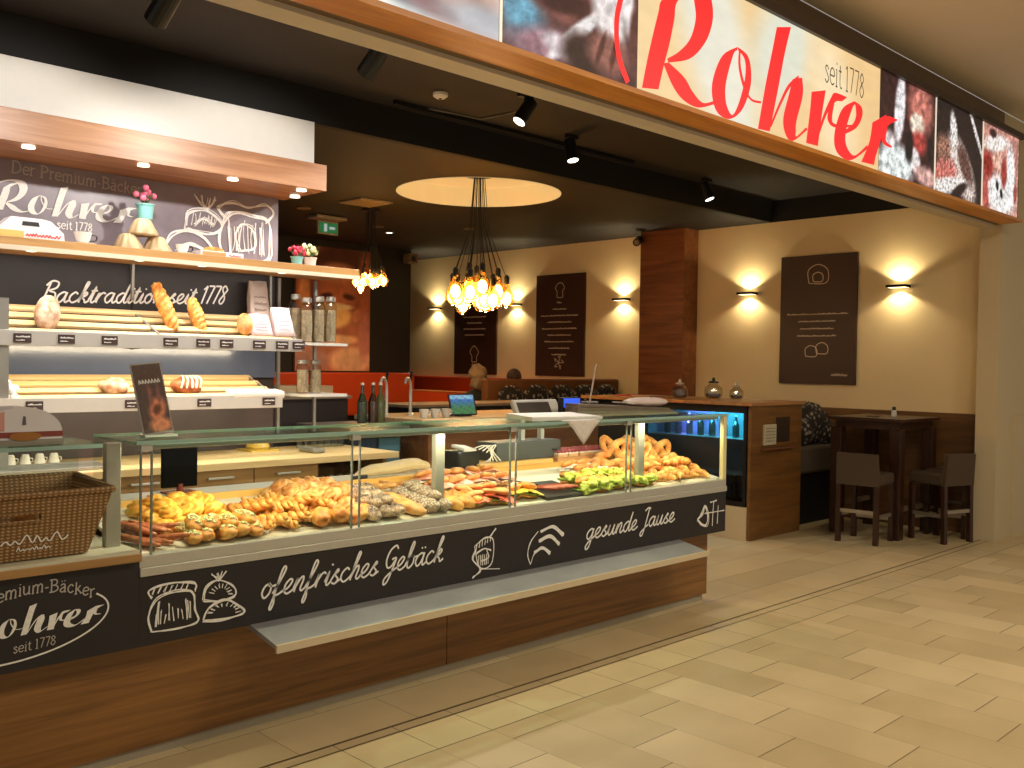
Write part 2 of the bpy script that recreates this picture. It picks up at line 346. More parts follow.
def write(b,text,font,width,org,fr,rise=0,slant=.25,wt=.012,n=4,arc=None,hs=1.0):
    """letters as chalk strokes fitted to a width; org=(u,v) of the baseline start"""
    tot=sum(font[c][0] for c in text); s=width/tot; x=0
    for c in text:
        adv,st=font[c]
        for k in st:
            pts=[]
            for (px,py) in k:
                u=(x+px)*s; v=py*s*hs; u+=v*slant
                if arc: vv=v+arc((x+adv/2)*s/width); 
                else: vv=v
                pts.append((org[0]+u,org[1]+vv+rise*u))
            b.stroke(pts,wt,fr,n)
        x+=adv
    return b
ROH={'R1': [(0.291, 0.564, 0.489, 0.616), (0.172, 0.474, 0.306, 0.51), (0.148, 0.41, 0.277, 0.406), (0.103, 0.276, 0.242, 0.282), (0.063, 0.145, 0.2, 0.167), (0.031, 0.022, 0.16, 0.041)] ,
'R2': [(0.022, 0.525, 0.028, 0.519), (0.096, 0.57, 0.106, 0.56), (0.268, 0.645, 0.256, 0.615), (0.451, 0.662, 0.361, 0.615), (0.56, 0.633, 0.417, 0.586), (0.605, 0.56, 0.446, 0.527), (0.603, 0.471, 0.456, 0.453), (0.543, 0.359, 0.412, 0.347), (0.415, 0.249, 0.321, 0.262), (0.235, 0.188, 0.225, 0.205)] ,
'R3': [(0.194, 0.175, 0.238, 0.189), (0.271, 0.086, 0.368, 0.146), (0.361, 0.033, 0.444, 0.089), (0.491, 0.019, 0.532, 0.052), (0.632, 0.063, 0.624, 0.078)] ,
'o1': [(0.843, 0.411, 0.843, 0.393), (0.703, 0.332, 0.806, 0.361), (0.62, 0.191, 0.744, 0.208), (0.62, 0.089, 0.74, 0.114), (0.677, 0.023, 0.772, 0.058), (0.789, 0.018, 0.814, 0.045), (0.901, 0.088, 0.865, 0.114), (0.975, 0.215, 0.912, 0.223), (0.983, 0.313, 0.928, 0.311), (0.945, 0.389, 0.91, 0.368), (0.843, 0.411, 0.851, 0.394)] ,
'o2': [(0.858, 0.402, 0.874, 0.41), (0.858, 0.306, 0.881, 0.311), (0.912, 0.202, 0.936, 0.213), (0.989, 0.154, 0.993, 0.167), (1.09, 0.159, 1.09, 0.172)] ,
'h1': [(1.239, 0.617, 1.394, 0.657), (1.194, 0.47, 1.331, 0.491), (1.135, 0.281, 1.274, 0.3), (1.063, 0.015, 1.187, 0.023)] ,
'h2': [(1.186, 0.055, 1.203, 0.05), (1.278, 0.197, 1.3, 0.192), (1.373, 0.321, 1.4, 0.316), (1.49, 0.403, 1.496, 0.382)] ,
'h3': [(1.424, 0.366, 1.532, 0.399), (1.384, 0.267, 1.545, 0.301), (1.329, 0.122, 1.479, 0.139), (1.358, 0.038, 1.473, 0.076), (1.439, 0.013, 1.483, 0.048), (1.609, 0.11, 1.59, 0.12)] ,
'r1': [(1.646, 0.34, 1.818, 0.385), (1.632, 0.226, 1.776, 0.23), (1.594, 0.029, 1.736, 0.034)] ,
'r2': [(1.714, 0.089, 1.739, 0.086), (1.804, 0.248, 1.834, 0.241), (1.889, 0.36, 1.94, 0.339), (1.927, 0.392, 2.026, 0.361), (1.998, 0.399, 2.092, 0.399)] ,
'r3': [(1.876, 0.316, 1.939, 0.358), (1.845, 0.22, 1.904, 0.236), (1.932, 0.183, 1.946, 0.205), (2.164, 0.226, 2.164, 0.24)] ,
'e1': [(2.188, 0.394, 2.2, 0.376), (2.033, 0.316, 2.169, 0.35), (1.948, 0.179, 2.096, 0.218), (1.942, 0.074, 2.085, 0.118), (2.017, 0.021, 2.146, 0.064), (2.174, 0.021, 2.226, 0.06), (2.4, 0.134, 2.376, 0.148)] ,
'e2': [(2.188, 0.394, 2.2, 0.376), (2.287, 0.379, 2.212, 0.349), (2.301, 0.318, 2.214, 0.299), (2.218, 0.228, 2.164, 0.24), (2.011, 0.142, 2.02, 0.165)] ,
'f1': [(2.447, 0.308, 2.653, 0.399), (2.409, 0.174, 2.556, 0.225), (2.304, 0.03, 2.484, 0.037)] ,
'f2': [(2.492, 0.111, 2.515, 0.109), (2.554, 0.263, 2.601, 0.259), (2.619, 0.366, 2.692, 0.338), (2.689, 0.395, 2.811, 0.387), (2.75, 0.391, 2.823, 0.399)] ,
'f3': [(2.576, 0.28, 2.669, 0.318), (2.604, 0.202, 2.65, 0.226), (2.736, 0.19, 2.748, 0.205)]}
def logo(b,org,s,fr,d=.003):
    for i,(k,v) in enumerate(ROH.items()):
        Lp=cr_spline([(p[0],p[1],0) for p in v],5); Rp=cr_spline([(p[2],p[3],0) for p in v],5)
        b.ribbon([(org[0]+p.x*s,org[1]+p.y*s) for p in Lp],[(org[0]+p.x*s,org[1]+p.y*s) for p in Rp],fr,d+i*.00003)
    return b
def squig(b,u0,u1,v,h,fr,wt,seed=0,d=.002):
    """unreadable hand-written line"""
    r=random.Random(seed); x=u0; pts=[]; i=0
    while x<u1:
        pts.append((x,v+(h*r.uniform(.3,1) if i%2 else 0))); x+=h*r.uniform(.35,.6); i+=1
    if len(pts)>2: b.stroke(pts,wt,fr,3,d)
    return b
def picture(name,fr,u0,u1,v0,v1,nu,nv,fn,mat,parent=None):
    """a printed picture: its colours stored per vertex on a fine grid; fn(s,t) in 0..1 gives the colour"""
    bm=bmesh.new(); cols=[]; V=[]
    for j in range(nv+1):
        for i in range(nu+1):
            s,t=i/nu,j/nv; V.append(bm.verts.new(fr(u0+(u1-u0)*s,v0+(v1-v0)*t,0))); cols.append(fn(s,t))
    for j in range(nv):
        for i in range(nu):
            a=j*(nu+1)+i; bm.faces.new((V[a],V[a+1],V[a+nu+2],V[a+nu+1]))
    off=Vector(parent['_o']) if parent is not None and '_o' in parent else Vector((0,0,0))
    bmesh.ops.translate(bm,verts=bm.verts,vec=-off)
    me=bpy.data.meshes.new(name); bm.to_mesh(me); bm.free()
    at=me.attributes.new('pic','FLOAT_COLOR','POINT')
    for i,c in enumerate(cols): at.data[i].color=(s2l(c[0]),s2l(c[1]),s2l(c[2]),1)
    me.materials.append(mat); o=bpy.data.objects.new(name,me); COL.objects.link(o)
    if parent is not None: o.parent=parent
    o['_o']=tuple(off); return o
def mixc(a,b,t): t=max(0,min(1,t)); return tuple(a[i]*(1-t)+b[i]*t for i in range(3))
def blobs(base,L,grain=0,seed=1,gs=14):
    """base colour fn or tuple + soft-edged ellipses (x,y,rx,ry,angle,colour,softness)"""
    from mathutils import noise
    def fn(s,t):
        c=base(s,t) if callable(base) else base
        for (x,y,rx,ry,a,col,soft) in L:
            dx,dy=s-x,t-y; ca,sa=math.cos(a),math.sin(a); p=(dx*ca+dy*sa)/rx; q=(-dx*sa+dy*ca)/ry
            d=math.sqrt(p*p+q*q); c=mixc(c,col,(1-d)/max(soft,.01)+.5 if soft<1 else 1-d)
        if grain:
            k=1+grain*noise.noise(Vector((s*gs,t*gs,seed*3.7)))+grain*.6*noise.noise(Vector((s*gs*3,t*gs*3,seed)))
            c=tuple(max(0,min(255,v*k)) for v in c)
        return c
    return fn
# ================================================================== THE SETTING
def structure():
    fl=B(); fl.quad((-3,-6,0),(15,-6,0),(15,12,0),(-3,12,0)); struct(fl.build('floor',floor_mat()))
    # hall ceiling and hall walls
    struct(B().box(-3,15,-6,3.0,3.75,3.85).build('ceiling_hall',plain('hall_ceiling_paint',(224,210,184),.8,noise=.02,nscale=3)))
    HW=plain('hall_wall_paint',(205,188,152),.8,noise=.03,nscale=3)
    struct(B().box(8.897,14.8,3.008,3.188,0,3.75).build('wall_hall_front',HW))
    struct(B().box(10.2,12.6,2.985,3.008,2.3,3.6).box(9.32,10.0,2.99,3.008,0,1.1).build('trim_hall',HW))
    # opening head beam
    BM=plain('beam_grey_paint',(206,194,172),.6,noise=.04)
    struct(B().box(-3,8.897,3.06,3.188,2.76,3.75).build('beam_opening',BM))
    struct(B().box(-3,8.897,3.008,3.06,2.78,3.75).build('trim_head',plain('trim_brown',(120,96,66),.6,noise=.05)))
    # shop
    struct(B().box(9.2,9.35,3.188,11.8,0,3.06).build('wall_right',CREAM))
    struct(B().box(9.2,9.35,3.188,5.44,3.06,3.4).build('wall_right_top',BLKCEIL))
    struct(B().box(7.0,9.2,11.7,11.85,0,3.4).box(-3,7.0,11.7,11.85,0,3.4).build('wall_back',plain('back_wall_dark',(44,34,22),.7,noise=.1)))
    struct(B().box(2.6,8.36,10.6,10.72,0,3.06).build('wall_mural',plain('mural_wall_dark',(30,23,15),.6,noise=.1)))
    struct(B().box(-3,9.2,3.188,5.44,3.29,3.4).build('ceiling_front',GREYCEIL))
    struct(B().box(-3,9.2,5.44,5.5,3.06,3.4).build('ceiling_step',BLKCEIL))
    # inner ceiling with round recess
    cx,cy,r=5.92,6.52,.755; b=B(); n=64; bm=b.bm
    ring=[bm.verts.new((cx+r*math.cos(2*PI*k/n),cy+r*math.sin(2*PI*k/n),3.06)) for k in range(n)]
    def sq(k):
        a=2*PI*k/n; m=1.0/max(abs(math.cos(a)),abs(math.sin(a))); return (cx+m*math.cos(a),cy+m*math.sin(a),3.06)
    outer=[bm.verts.new(sq(k)) for k in range(n)]
    for k in range(n): bm.faces.new((ring[k],outer[k],outer[(k+1)%n],ring[(k+1)%n]))
    for q in (((-3,5.5),(cx-1,11.7)),((cx+1,5.5),(9.2,11.7)),((cx-1,5.5),(cx+1,cy-1)),((cx-1,cy+1),(cx+1,11.7))):
        (x0,y0),(x1,y1)=q; b.quad((x0,y0,3.06),(x1,y0,3.06),(x1,y1,3.06),(x0,y1,3.06))
    b.box(-3,9.2,5.5,11.7,3.38,3.42)
    struct(b.build('ceiling_inner',BROWNCEIL,norm=False))
    b=B(); bm=b.bm
    lo=[bm.verts.new((cx+r*math.cos(2*PI*k/n),cy+r*math.sin(2*PI*k/n),3.055)) for k in range(n)]
    hi=[bm.verts.new((cx+r*math.cos(2*PI*k/n),cy+r*math.sin(2*PI*k/n),3.24)) for k in range(n)]
    for k in range(n): bm.faces.new((lo[k],lo[(k+1)%n],hi[(k+1)%n],hi[k]))
    bm.faces.new(hi)
    o=b.build('round_ceiling_light',plain('warm_cove_panel',(196,188,160),.7,noise=.02,emit=(255,218,150),es=.36),norm=False,loc=(cx,cy,3.06))
    tag(o,'round recessed warm glowing ceiling panel above the bulb chandelier','ceiling light')
    # wood column
    struct(B().box(8.93,9.2,6.38,7.0,0,3.06).build('trim_column',WOODZ))
    # dado right wall
    struct(B().box(9.15,9.2,3.19,6.38,0,1.10).build('trim_dado',wood('dado_wood',(96,64,32),(124,84,44),'Y')))
    # bakery wall
    struct(B().box(-3,3.42,5.83,5.98,0,3.06).build('wall_bakery',plain('bakery_wall_dark',(48,40,38),.6,noise=.1)))
    struct(B().box(-3,3.46,5.42,5.83,2.765,3.06).build('wall_white_soffit',WHITE))
structure()
# ================================================================== SIGN OVER THE OPENING
def sign():
    t=thing('backlit_shop_sign','long backlit shop sign with big red script lettering above the opening','sign',(4.0,2.95,2.8))
    B().box(-1.2,8.86,2.87,3.008,2.80,3.53).build('housing',plain('sign_housing_brown',(78,58,40),.6,noise=.05),t)
    B().box(-1.2,8.86,2.83,3.006,2.775,2.80).build('frame',SIGNW,t)
    B().box(-1.2,8.86,2.835,2.87,3.48,3.53).build('top_frame',plain('sign_top_frame',(58,44,32),.5,noise=.05),t)
    z0,z1=2.803,3.48; y=2.862; fr=FY(y)
    mt=attrm('backlit_print',1.0)
    A=blobs(lambda s,q:mixc((236,228,220),(214,204,200),q*.6),[(.3,.25,.5,.12,-.5,(250,244,232),.9),(.75,.1,.1,.06,-.3,(150,180,190),.9),(.85,.3,.12,.3,.4,(196,150,132),.8),(.75,.12,.2,.06,-.4,(150,120,120),.8),(.95,.1,.1,.1,0,(186,186,190),.9),(.1,.6,.3,.2,.3,(170,140,128),.9),(.5,.8,.4,.2,-.3,(235,228,222),.8)],.10,2)
    Bf=blobs((84,52,50),[(.12,.28,.15,.20,0,(104,158,182),.9),(.30,.10,.25,.10,.2,(150,110,120),.8),(.42,.55,.30,.26,-.15,(150,86,78),.6),(.45,.40,.24,.06,.2,(60,26,24),.6),(.62,.36,.10,.13,.4,(70,34,30),.6),(.5,.22,.05,.28,-.75,(246,240,238),.4),(.40,.12,.14,.07,-.2,(214,200,204),.6),(.57,.12,.16,.14,0,(52,28,24),.6),(.76,.46,.13,.24,.2,(232,222,220),.5),(.76,.18,.16,.13,.1,(150,96,84),.6),(.70,.20,.02,.12,-.3,(88,46,40),.6),(.80,.18,.02,.12,-.2,(96,50,44),.6),(.70,.70,.05,.10,0,(240,226,222),.5),(.90,.62,.06,.26,.15,(238,228,226),.5),(.97,.35,.04,.22,0,(96,54,50),.6),(.3,.85,.3,.15,0,(176,112,100),.6)],.22,5,22)
    Cf=blobs((54,28,27),[(.34,.70,.09,.34,-.08,(232,226,228),.4),(.18,.35,.12,.10,0,(206,190,190),.6),(.72,.80,.22,.26,0,(196,118,104),.7),(.66,.62,.13,.12,0,(236,216,196),.35),(.70,.44,.14,.12,.1,(176,66,60),.6),(.28,.14,.34,.20,.1,(222,230,228),.5),(.62,.26,.10,.12,.6,(236,228,226),.4),(.52,.36,.07,.16,0,(24,18,22),.5),(.85,.12,.22,.10,-.1,(206,160,152),.6),(.92,.40,.06,.14,0,(40,24,26),.5)],.5,3,16)
    Df=blobs((40,28,27),[(.55,.35,.42,.2,-.9,(226,206,196),.4),(.62,.4,.26,.11,-.95,(96,66,58),.5),(.2,.25,.24,.16,.2,(196,110,100),.6),(.3,.12,.4,.09,.2,(238,228,220),.5),(.36,.74,.07,.2,.2,(232,224,218),.4),(.86,.80,.03,.34,.6,(226,216,210),.5),(.15,.5,.14,.14,0,(150,104,86),.7),(.5,.10,.2,.06,.5,(40,24,24),.5)],.75,7,34)
    Ef=blobs((192,136,122),[(.5,.22,.42,.24,0,(240,236,232),.5),(.35,.82,.34,.10,.2,(240,228,220),.5),(.12,.52,.15,.16,0,(140,40,34),.6),(.42,.62,.16,.10,0,(232,180,160),.5),(.78,.52,.12,.36,.1,(244,240,238),.5),(.58,.5,.08,.18,0,(150,56,48),.6),(.40,.32,.04,.06,.3,(20,18,22),.3),(.52,.24,.04,.06,.3,(20,18,22),.3),(.08,.2,.08,.3,.2,(176,80,72),.7),(.25,.92,.10,.05,0,(60,34,34),.5),(.92,.3,.05,.12,0,(150,70,62),.6)],.45,9,26)
    Lf=blobs(lambda s,q:mixc((246,214,160),(238,196,136),s*.7),[(.26,.55,.12,.9,.12,(236,232,212),.7),(.52,.75,.12,.5,-.1,(226,226,206),.7),(.75,.5,.1,.6,.1,(250,226,182),.8)],.03,4)
    for nm,(a,c),f,nu,nv in (('photo_panel',(-1.15,.75),A,60,22),('photo_panel',(.76,2.695),A,90,34),('photo_panel',(2.715,3.6),Bf,90,68),('name_panel',(3.6,6.16),Lf,80,30),('photo_panel',(6.165,7.06),Cf,80,60),('photo_panel',(7.085,7.985),Df,80,60),('photo_panel',(8.01,8.82),Ef,80,60)):
        picture(nm,fr,a,c,z0,z1,nu,nv,f,mt,t)
    for x in (.755,2.705,7.072,7.997): B().box(x-.006,x+.006,2.858,2.864,z0,z1).build('divider_strip',emis('sign_divider',(236,226,205),.8),t)
    RED=emis('sign_red',(228,40,44),.88)
    fr2=FY(2.858)
    logo(B(),(3.6,2.8),1.0,fr2,.002).build('red_lettering',RED,t)
    b=B(); b.stroke([(3.56,3.48),(3.47,3.22),(3.435,3.08),(3.455,2.93),(3.525,2.825)],.035,fr2,8); b.build('red_swash',RED,t)
    write(B(),'seit 1778',SER,.52,(5.40,3.235),fr2,slant=0,wt=.009,hs=1.25).build('year_lettering',emis('sign_dark_letters',(84,78,66),.35),t)
    for x in (1.2,3.4,5.2,7.0): pass
sign()
# ================================================================== CANOPY + BREAD WALL
def bakery_wall():
    t=thing('wooden_shelf_canopy','horizontal walnut veneered canopy under the white soffit over the bread wall','canopy',(2.0,5.5,2.68))
    B().box(-3,3.48,5.30,5.83,2.598,2.765,bev=.002).build('canopy_box',wood('canopy_wood',(150,100,66),(190,140,100),'X'),t)
    for x in (.6,1.2,1.69,2.30,2.85,3.33,3.45):
        y=5.36 if x<3.4 else 5.6
        s=B().lathe([(.03,0),(.034,-.012),(.02,-.014)],(x if x<3.4 else 3.43,y,2.598),14).build('downlight',emis('downlight_glow',(255,240,215),3),t)
        lamp('SPOT','canopy_spot',(x if x<3.4 else 3.43,y,2.57),8,NEUT,target=(x if x<3.4 else 3.42,y-.05,1.5),parent=t,spot_size=1.9,spot_blend=.6,shadow_soft_size=.03)
    # chalk boards
    y=5.795
    u=thing('chalkboard_panel','grey chalkboard with large white script name above the upper bread shelf','chalkboard',(2.0,5.8,2.2))
    B().box(-1,3.42,5.795,5.829,2.14,2.596).build('board',SLATE,u)
    fr=FY(5.792)
    logo(B(),(1.65,2.30),.283,fr).build('name_lettering',CHALK,u)
    write(B(),'Der Premium-Bäcker',SER,.74,(1.735,2.525),fr,slant=.05,wt=.0075,rise=-.04).build('upper_lettering',plain('chalk_dim',(186,178,170),.8,noise=.2),u)
    write(B(),'seit 1778',SER,.2,(1.98,2.24),fr,slant=.05,wt=.006).build('year_lettering',CHALK,u)
    b=B(); r=random.Random(3)
    def sk(pts,w=.008,k=2):
        for i in range(k+2): b.stroke([(p[0]+r.uniform(-.012,.012),p[1]+r.uniform(-.012,.012)) for p in pts],w*r.uniform(.5,1.2),fr,5)
    def bag(x,z,s):
        sk([(x,z),(x-.03*s,z+.12*s),(x+.02*s,z+.28*s),(x+.1*s,z+.31*s),(x+.22*s,z+.3*s),(x+.33*s,z+.27*s),(x+.36*s,z+.12*s),(x+.34*s,z),(x+.17*s,z-.02*s),(x,z)])
        sk([(x+.01*s,z+.27*s),(x-.04*s,z+.33*s),(x+.06*s,z+.38*s),(x+.18*s,z+.36*s),(x+.32*s,z+.39*s),(x+.38*s,z+.33*s),(x+.33*s,z+.27*s)])
        sk([(x+.12*s,z+.05*s),(x+.08*s,z+.15*s),(x+.14*s,z+.24*s),(x+.22*s,z+.2*s),(x+.24*s,z+.08*s),(x+.12*s,z+.05*s)],.006)
        sk([(x+.05*s,z+.03*s),(x+.04*s,z+.2*s)],.006,3); sk([(x+.3*s,z+.03*s),(x+.29*s,z+.22*s)],.006,3)
    bag(3.02,2.17,.95)
    for k in range(10): sk([(3.06+.027*k,2.20+r.uniform(0,.03)),(3.065+.026*k,2.30+r.uniform(-.03,.05)),(3.06+.027*k,2.40+r.uniform(-.04,.02))],.005,0)
    for k in range(8): sk([(2.80+.022*k,2.36+r.uniform(-.01,.01)),(2.81+.022*k,2.42+r.uniform(-.02,.02))],.005,0)
    sk([(2.62,2.17),(2.66,2.27),(2.76,2.31),(2.88,2.28),(2.96,2.18)]); sk([(2.7,2.19),(2.78,2.23),(2.88,2.2)],.006,3)
    sk([(2.76,2.33),(2.78,2.43),(2.9,2.46),(3.0,2.4),(3.0,2.33),(2.9,2.31),(2.76,2.33)]); sk([(2.82,2.35),(2.88,2.4),(2.95,2.36)],.006,3)
    for dx in (-.05,-.02,.01,.04): sk([(2.9,2.46),(2.9+dx,2.5),(2.9+dx*1.6,2.54)],.006,1)
    b.build('chalk_drawing',CHALK,u)
    v=thing('chalkboard_panel','dark chalkboard with cursive white slogan behind the standing loaves','chalkboard',(2.0,5.8,1.8))
    B().box(-1,2.42,5.8,5.829,1.60,2.045).box(2.425,3.40,5.8,5.829,1.60,2.045).build('board',CHALKB,v)
    write(B(),'Backtradition seit 1778',SCR,1.13,(1.90,1.81),FY(5.797),slant=.3,wt=.0105,rise=.045,hs=.92).build('slogan_lettering',CHALK,v)
    w=B().box(-1,3.41,5.8,5.829,1.38,1.56).build('mirror_panel',plain('smoky_panel',(82,90,114),.18,noise=.3,nscale=4,spec=.8),None,loc=(2,5.8,1.38)); tag(w,'smoky grey glossy back panel between the two slatted bread shelves','panel')
    w=B().box(-1,3.40,5.8,5.829,.905,1.2).build('splash_panel',plain('splash_slate',(70,58,58),.35,noise=.3,nscale=5),None,loc=(2,5.8,.905)); tag(w,'dark slate splashback just above the back worktop','panel')
    # upper display shelf
    t=thing('display_shelf','long upper oak shelf carrying flower pots and cake moulds','shelf',(2.0,5.6,2.05))
    sh=B().box(-1,3.78,5.35,5.79,2.068,2.118,bev=.002).build('shelf_board',WOODL,t)
    B().box(-1,3.78,5.342,5.352,2.05,2.075).build('front_lip',plain('shelf_lip_pale',(232,214,190),.4,noise=.03),t)  # plain cream lip along the shelf front
    for x in (1.0,1.72,2.30,2.68,3.22):
        B().lathe([(.022,0),(.026,-.014),(.014,-.016)],(x,5.4,2.068),12).build('downlight',emis('downlight_glow',(255,240,215),3),t)
        lamp('SPOT','shelf_spot',(x,5.41,2.045),6,NEUT,target=(x,5.55,1.2),parent=t,spot_size=2.0,spot_blend=.7,shadow_soft_size=.02)
    for x in (1.0,2.42,3.36): B().box(x-.008,x+.008,5.775,5.795,1.85,2.068).build('upright',STEELD,t)
    # slatted bread shelves
    LP=(26,9)
    lamp('AREA','shelf_light',(1.3,5.38,2.045),14,NEUT,target=(1.3,5.62,1.5),parent=t,shape='RECTANGLE',size=4.6,size_y=.02)
    def slat(zf,zb,label,x1,n,wd):
        t=thing('slatted_bread_shelf',label,'shelf',(2.0,5.6,zf))
        for i in range(n):
            k=i/(n-1); y=5.42+.33*k; z=zf+.03+(zb-zf-.05)*k
            B().obox(((-1+x1)/2,y,z),(x1+1,.055,.018),(math.atan2(zb-zf,.36),0,0),bev=.003).build('slat',wd,t)
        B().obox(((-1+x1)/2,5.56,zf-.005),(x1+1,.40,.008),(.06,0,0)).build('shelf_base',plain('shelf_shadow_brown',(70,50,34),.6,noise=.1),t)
        B().box(-1,x1,5.345,5.36,zf-.045,zf+.035,bev=.002).build('price_rail',plain('rail_alu',(196,190,184),.35,metal=.3,noise=.04),t)
        for x in (.4,2.42,x1-.02): B().hexa([(x-.008,5.37,zf-.02),(x+.008,5.37,zf-.02),(x+.008,5.79,zf-.05),(x-.008,5.79,zf-.05),(x-.008,5.37,zf+.03),(x+.008,5.37,zf+.03),(x+.008,5.79,zb),(x-.008,5.79,zb)]).build('bracket',STEELD,t)
        lamp('AREA','shelf_light',(1.2,5.39,zf-.05),LP[0] if zf>1.5 else LP[1],(1,.84,.58),target=(1.2,5.62,zf-.6),parent=t,shape='RECTANGLE',size=4.2,size_y=.02)
        return t
    SL=wood('slat_beech',(226,184,124),(244,214,158),'X')
    s1=slat(1.60,1.79,'upper slatted beech bread shelf with a steel price rail','x' and 3.34,4,SL)
    s2=slat(1.245,1.40,'lower slatted beech bread shelf with a steel price rail',3.20,4,SL)
    def tags(sh,xs,z,wd=.085):
        for x in xs:
            f=B().box(x-wd/2,x+wd/2,5.336,5.344,z-.024,z+.024,bev=.001).build('price_tag',plain('tag_dark',(64,42,40),.5,noise=.1),sh)
            b=B(); squig(b,x-wd*.4,x+wd*.4,z+.004,.008,FY(5.335),.0035,int(x*100)); squig(b,x-wd*.4,x+wd*.1,z-.014,.006,FY(5.335),.0025,int(x*77))
            b.build('price_writing',CHALK,f)
    tags(s1,[1.66,1.88,2.11,2.46,2.66,2.81,3.03,3.19,3.31],1.595)
    tags(s2,[1.72,2.24,2.67,3.1],1.24)
    # side posts at the far left
    w=B().box(1.50,1.60,5.36,5.80,.90,1.80).build('shelf_side_post',STEELD,None,loc=(1.55,5.6,.9)); tag(w,'grey upright at the left end of the slatted bread shelves','post')
    # right hand acrylic rack
    t=thing('glass_side_rack','small glass side rack with jars at the right end of the bread shelves','rack',(3.6,5.6,1.2))
    for z in (1.60,1.26): B().box(3.42,3.74,5.42,5.82,z,z+.018).build('glass_shelf',plain('rack_white_edge',(206,204,196),.3,noise=.05),t)
    B().box(3.72,3.74,5.80,5.82,1.0,2.06).box(3.43,3.45,5.80,5.82,1.0,2.06).build('rack_post',STEELD,t)
    def jar(x,y,z,h,r,lab):
        j=thing('glass_jar',lab,'jar',(x,y,z),'herb jars on the glass side rack')
        B().lathe([(r*.94,.004),(r,.02),(r,h*.82),(r*.7,h*.9),(r*.72,h*.93)],(x,y,z),16).build('jar_body',glassm('jar_glass',(240,236,228),.9,.06),j)
        B().lathe([(r*.85,.01),(r*.9,h*.3),(r*.86,h*.72)],(x,y,z),12,fn=lambda a,zz:1+.08*math.sin(a*5+zz*60)).build('herbs',plain('herbs',(158,146,122),.8,noise=.9,nscale=45,bump=1),j)
        B().lathe([(r*.76,h*.9),(r*.8,h*.92),(r*.8,h),(r*.5,h+.005)],(x,y,z),16).build('lid',STEELD,j)
    r=random.Random(5)
    for k in range(6):
        jar(3.48+.094*(k%3),5.52+.14*(k//3),1.619,r.uniform(.24,.33),.040,('left','middle','right')[k%3]+' jar of pale dried herbs in the %s row on the upper glass rack'%('front','rear')[k//3])
    for k in range(2): jar(3.47+.1*k,5.55,1.279,.22,.042,('left','right')[k]+' jar of pale dried herbs on the lower glass rack')
bakery_wall()
# ================================================================== BACK COUNTER
def back_counter():
    t=thing('drawer_counter','low oak fronted back counter with drawers and an open bottle bay','counter',(2.5,5.4,0))
    B().box(-1,3.33,5.13,5.8,0.06,.86).box(3.83,3.86,5.13,5.8,.06,.86).box(3.33,3.86,5.7,5.8,.06,.86).box(3.33,3.86,5.13,5.8,.06,.50).build('carcass',wood('counter_carcass',(104,74,42),(140,104,62),'X'),t)
    B().box(-1,3.92,5.07,5.83,.862,.903,bev=.003).build('worktop',wood('worktop_oak',(206,170,116),(232,200,148),'X'),t)
    DW=wood('drawer_front_oak',(138,102,60),(178,138,88),'X')
    xs=[(2.874-.444*k,3.312-.444*k) for k in range(8)]
    for x0,x1 in xs:
        for z0,z1 in ((.715,.856),(.50,.708),(.08,.493)):
            d=B().box(x0,x1,5.108,5.13,z0,z1,bev=.002).build('drawer',DW,t)
            xm=(x0+x1)/2; h=B(); h.box(xm-.08,xm+.08,5.078,5.086,z1-.046,z1-.034,bev=.002)
            for s in (-.07,.07): h.box(xm+s-.005,xm+s+.005,5.08,5.11,z1-.045,z1-.035)
            h.build('handle',STEEL,d)
    # bottles in the bay
    for i,(x,c) in enumerate([(3.40,(60,66,60)),(3.47,(170,50,56)),(3.54,(176,56,60)),(3.61,(170,50,54)),(3.68,(60,64,70)),(3.75,(56,50,46))]):
        q=thing('bottle','small dark soft drink bottle standing in the open bay of the back counter','bottle',(x,5.3,.50),'bottles in the open counter bay')
        B().lathe([(.03,0),(.032,.02),(.032,.13),(.014,.19),(.013,.235)],(x,5.3,.50),14).build('bottle_body',plain('bottle_%d'%i,c,.2,noise=.1,spec=.8),q)
        B().lathe([(.015,.233),(.015,.25),(.012,.252)],(x,5.3,.50),12).build('cap',STEELD,q)
    # tray with baked goods + cups at the left end
    t=thing('metal_tray','flat grey metal tray of pretzels on the back worktop','tray',(1.75,5.35,.904))
    B().box(1.5,2.1,5.15,5.5,.904,.91).box(1.5,2.1,5.15,5.16,.91,.918).box(1.5,2.1,5.49,5.5,.91,.918).build('tray_body',STEELD,t)
    for k in range(5):
        q=thing('espresso_cup','small white cup upside down in a row on the back worktop','cup',(1.60+.075*k,5.58,.904),'row of white cups on the back worktop')
        B().lathe([(.028,0),(.03,.01),(.02,.055),(.016,.06)],(1.60+.075*k,5.58,.904),16).build('cup_body',WHITE,q)
        B().tube([(1.60+.075*k+.022,5.58,.944),(1.60+.075*k+.038,5.58,.94),(1.60+.075*k+.04,5.58,.925),(1.60+.075*k+.026,5.58,.918)],.003,6).build('cup_handle',WHITE,q)
back_counter()
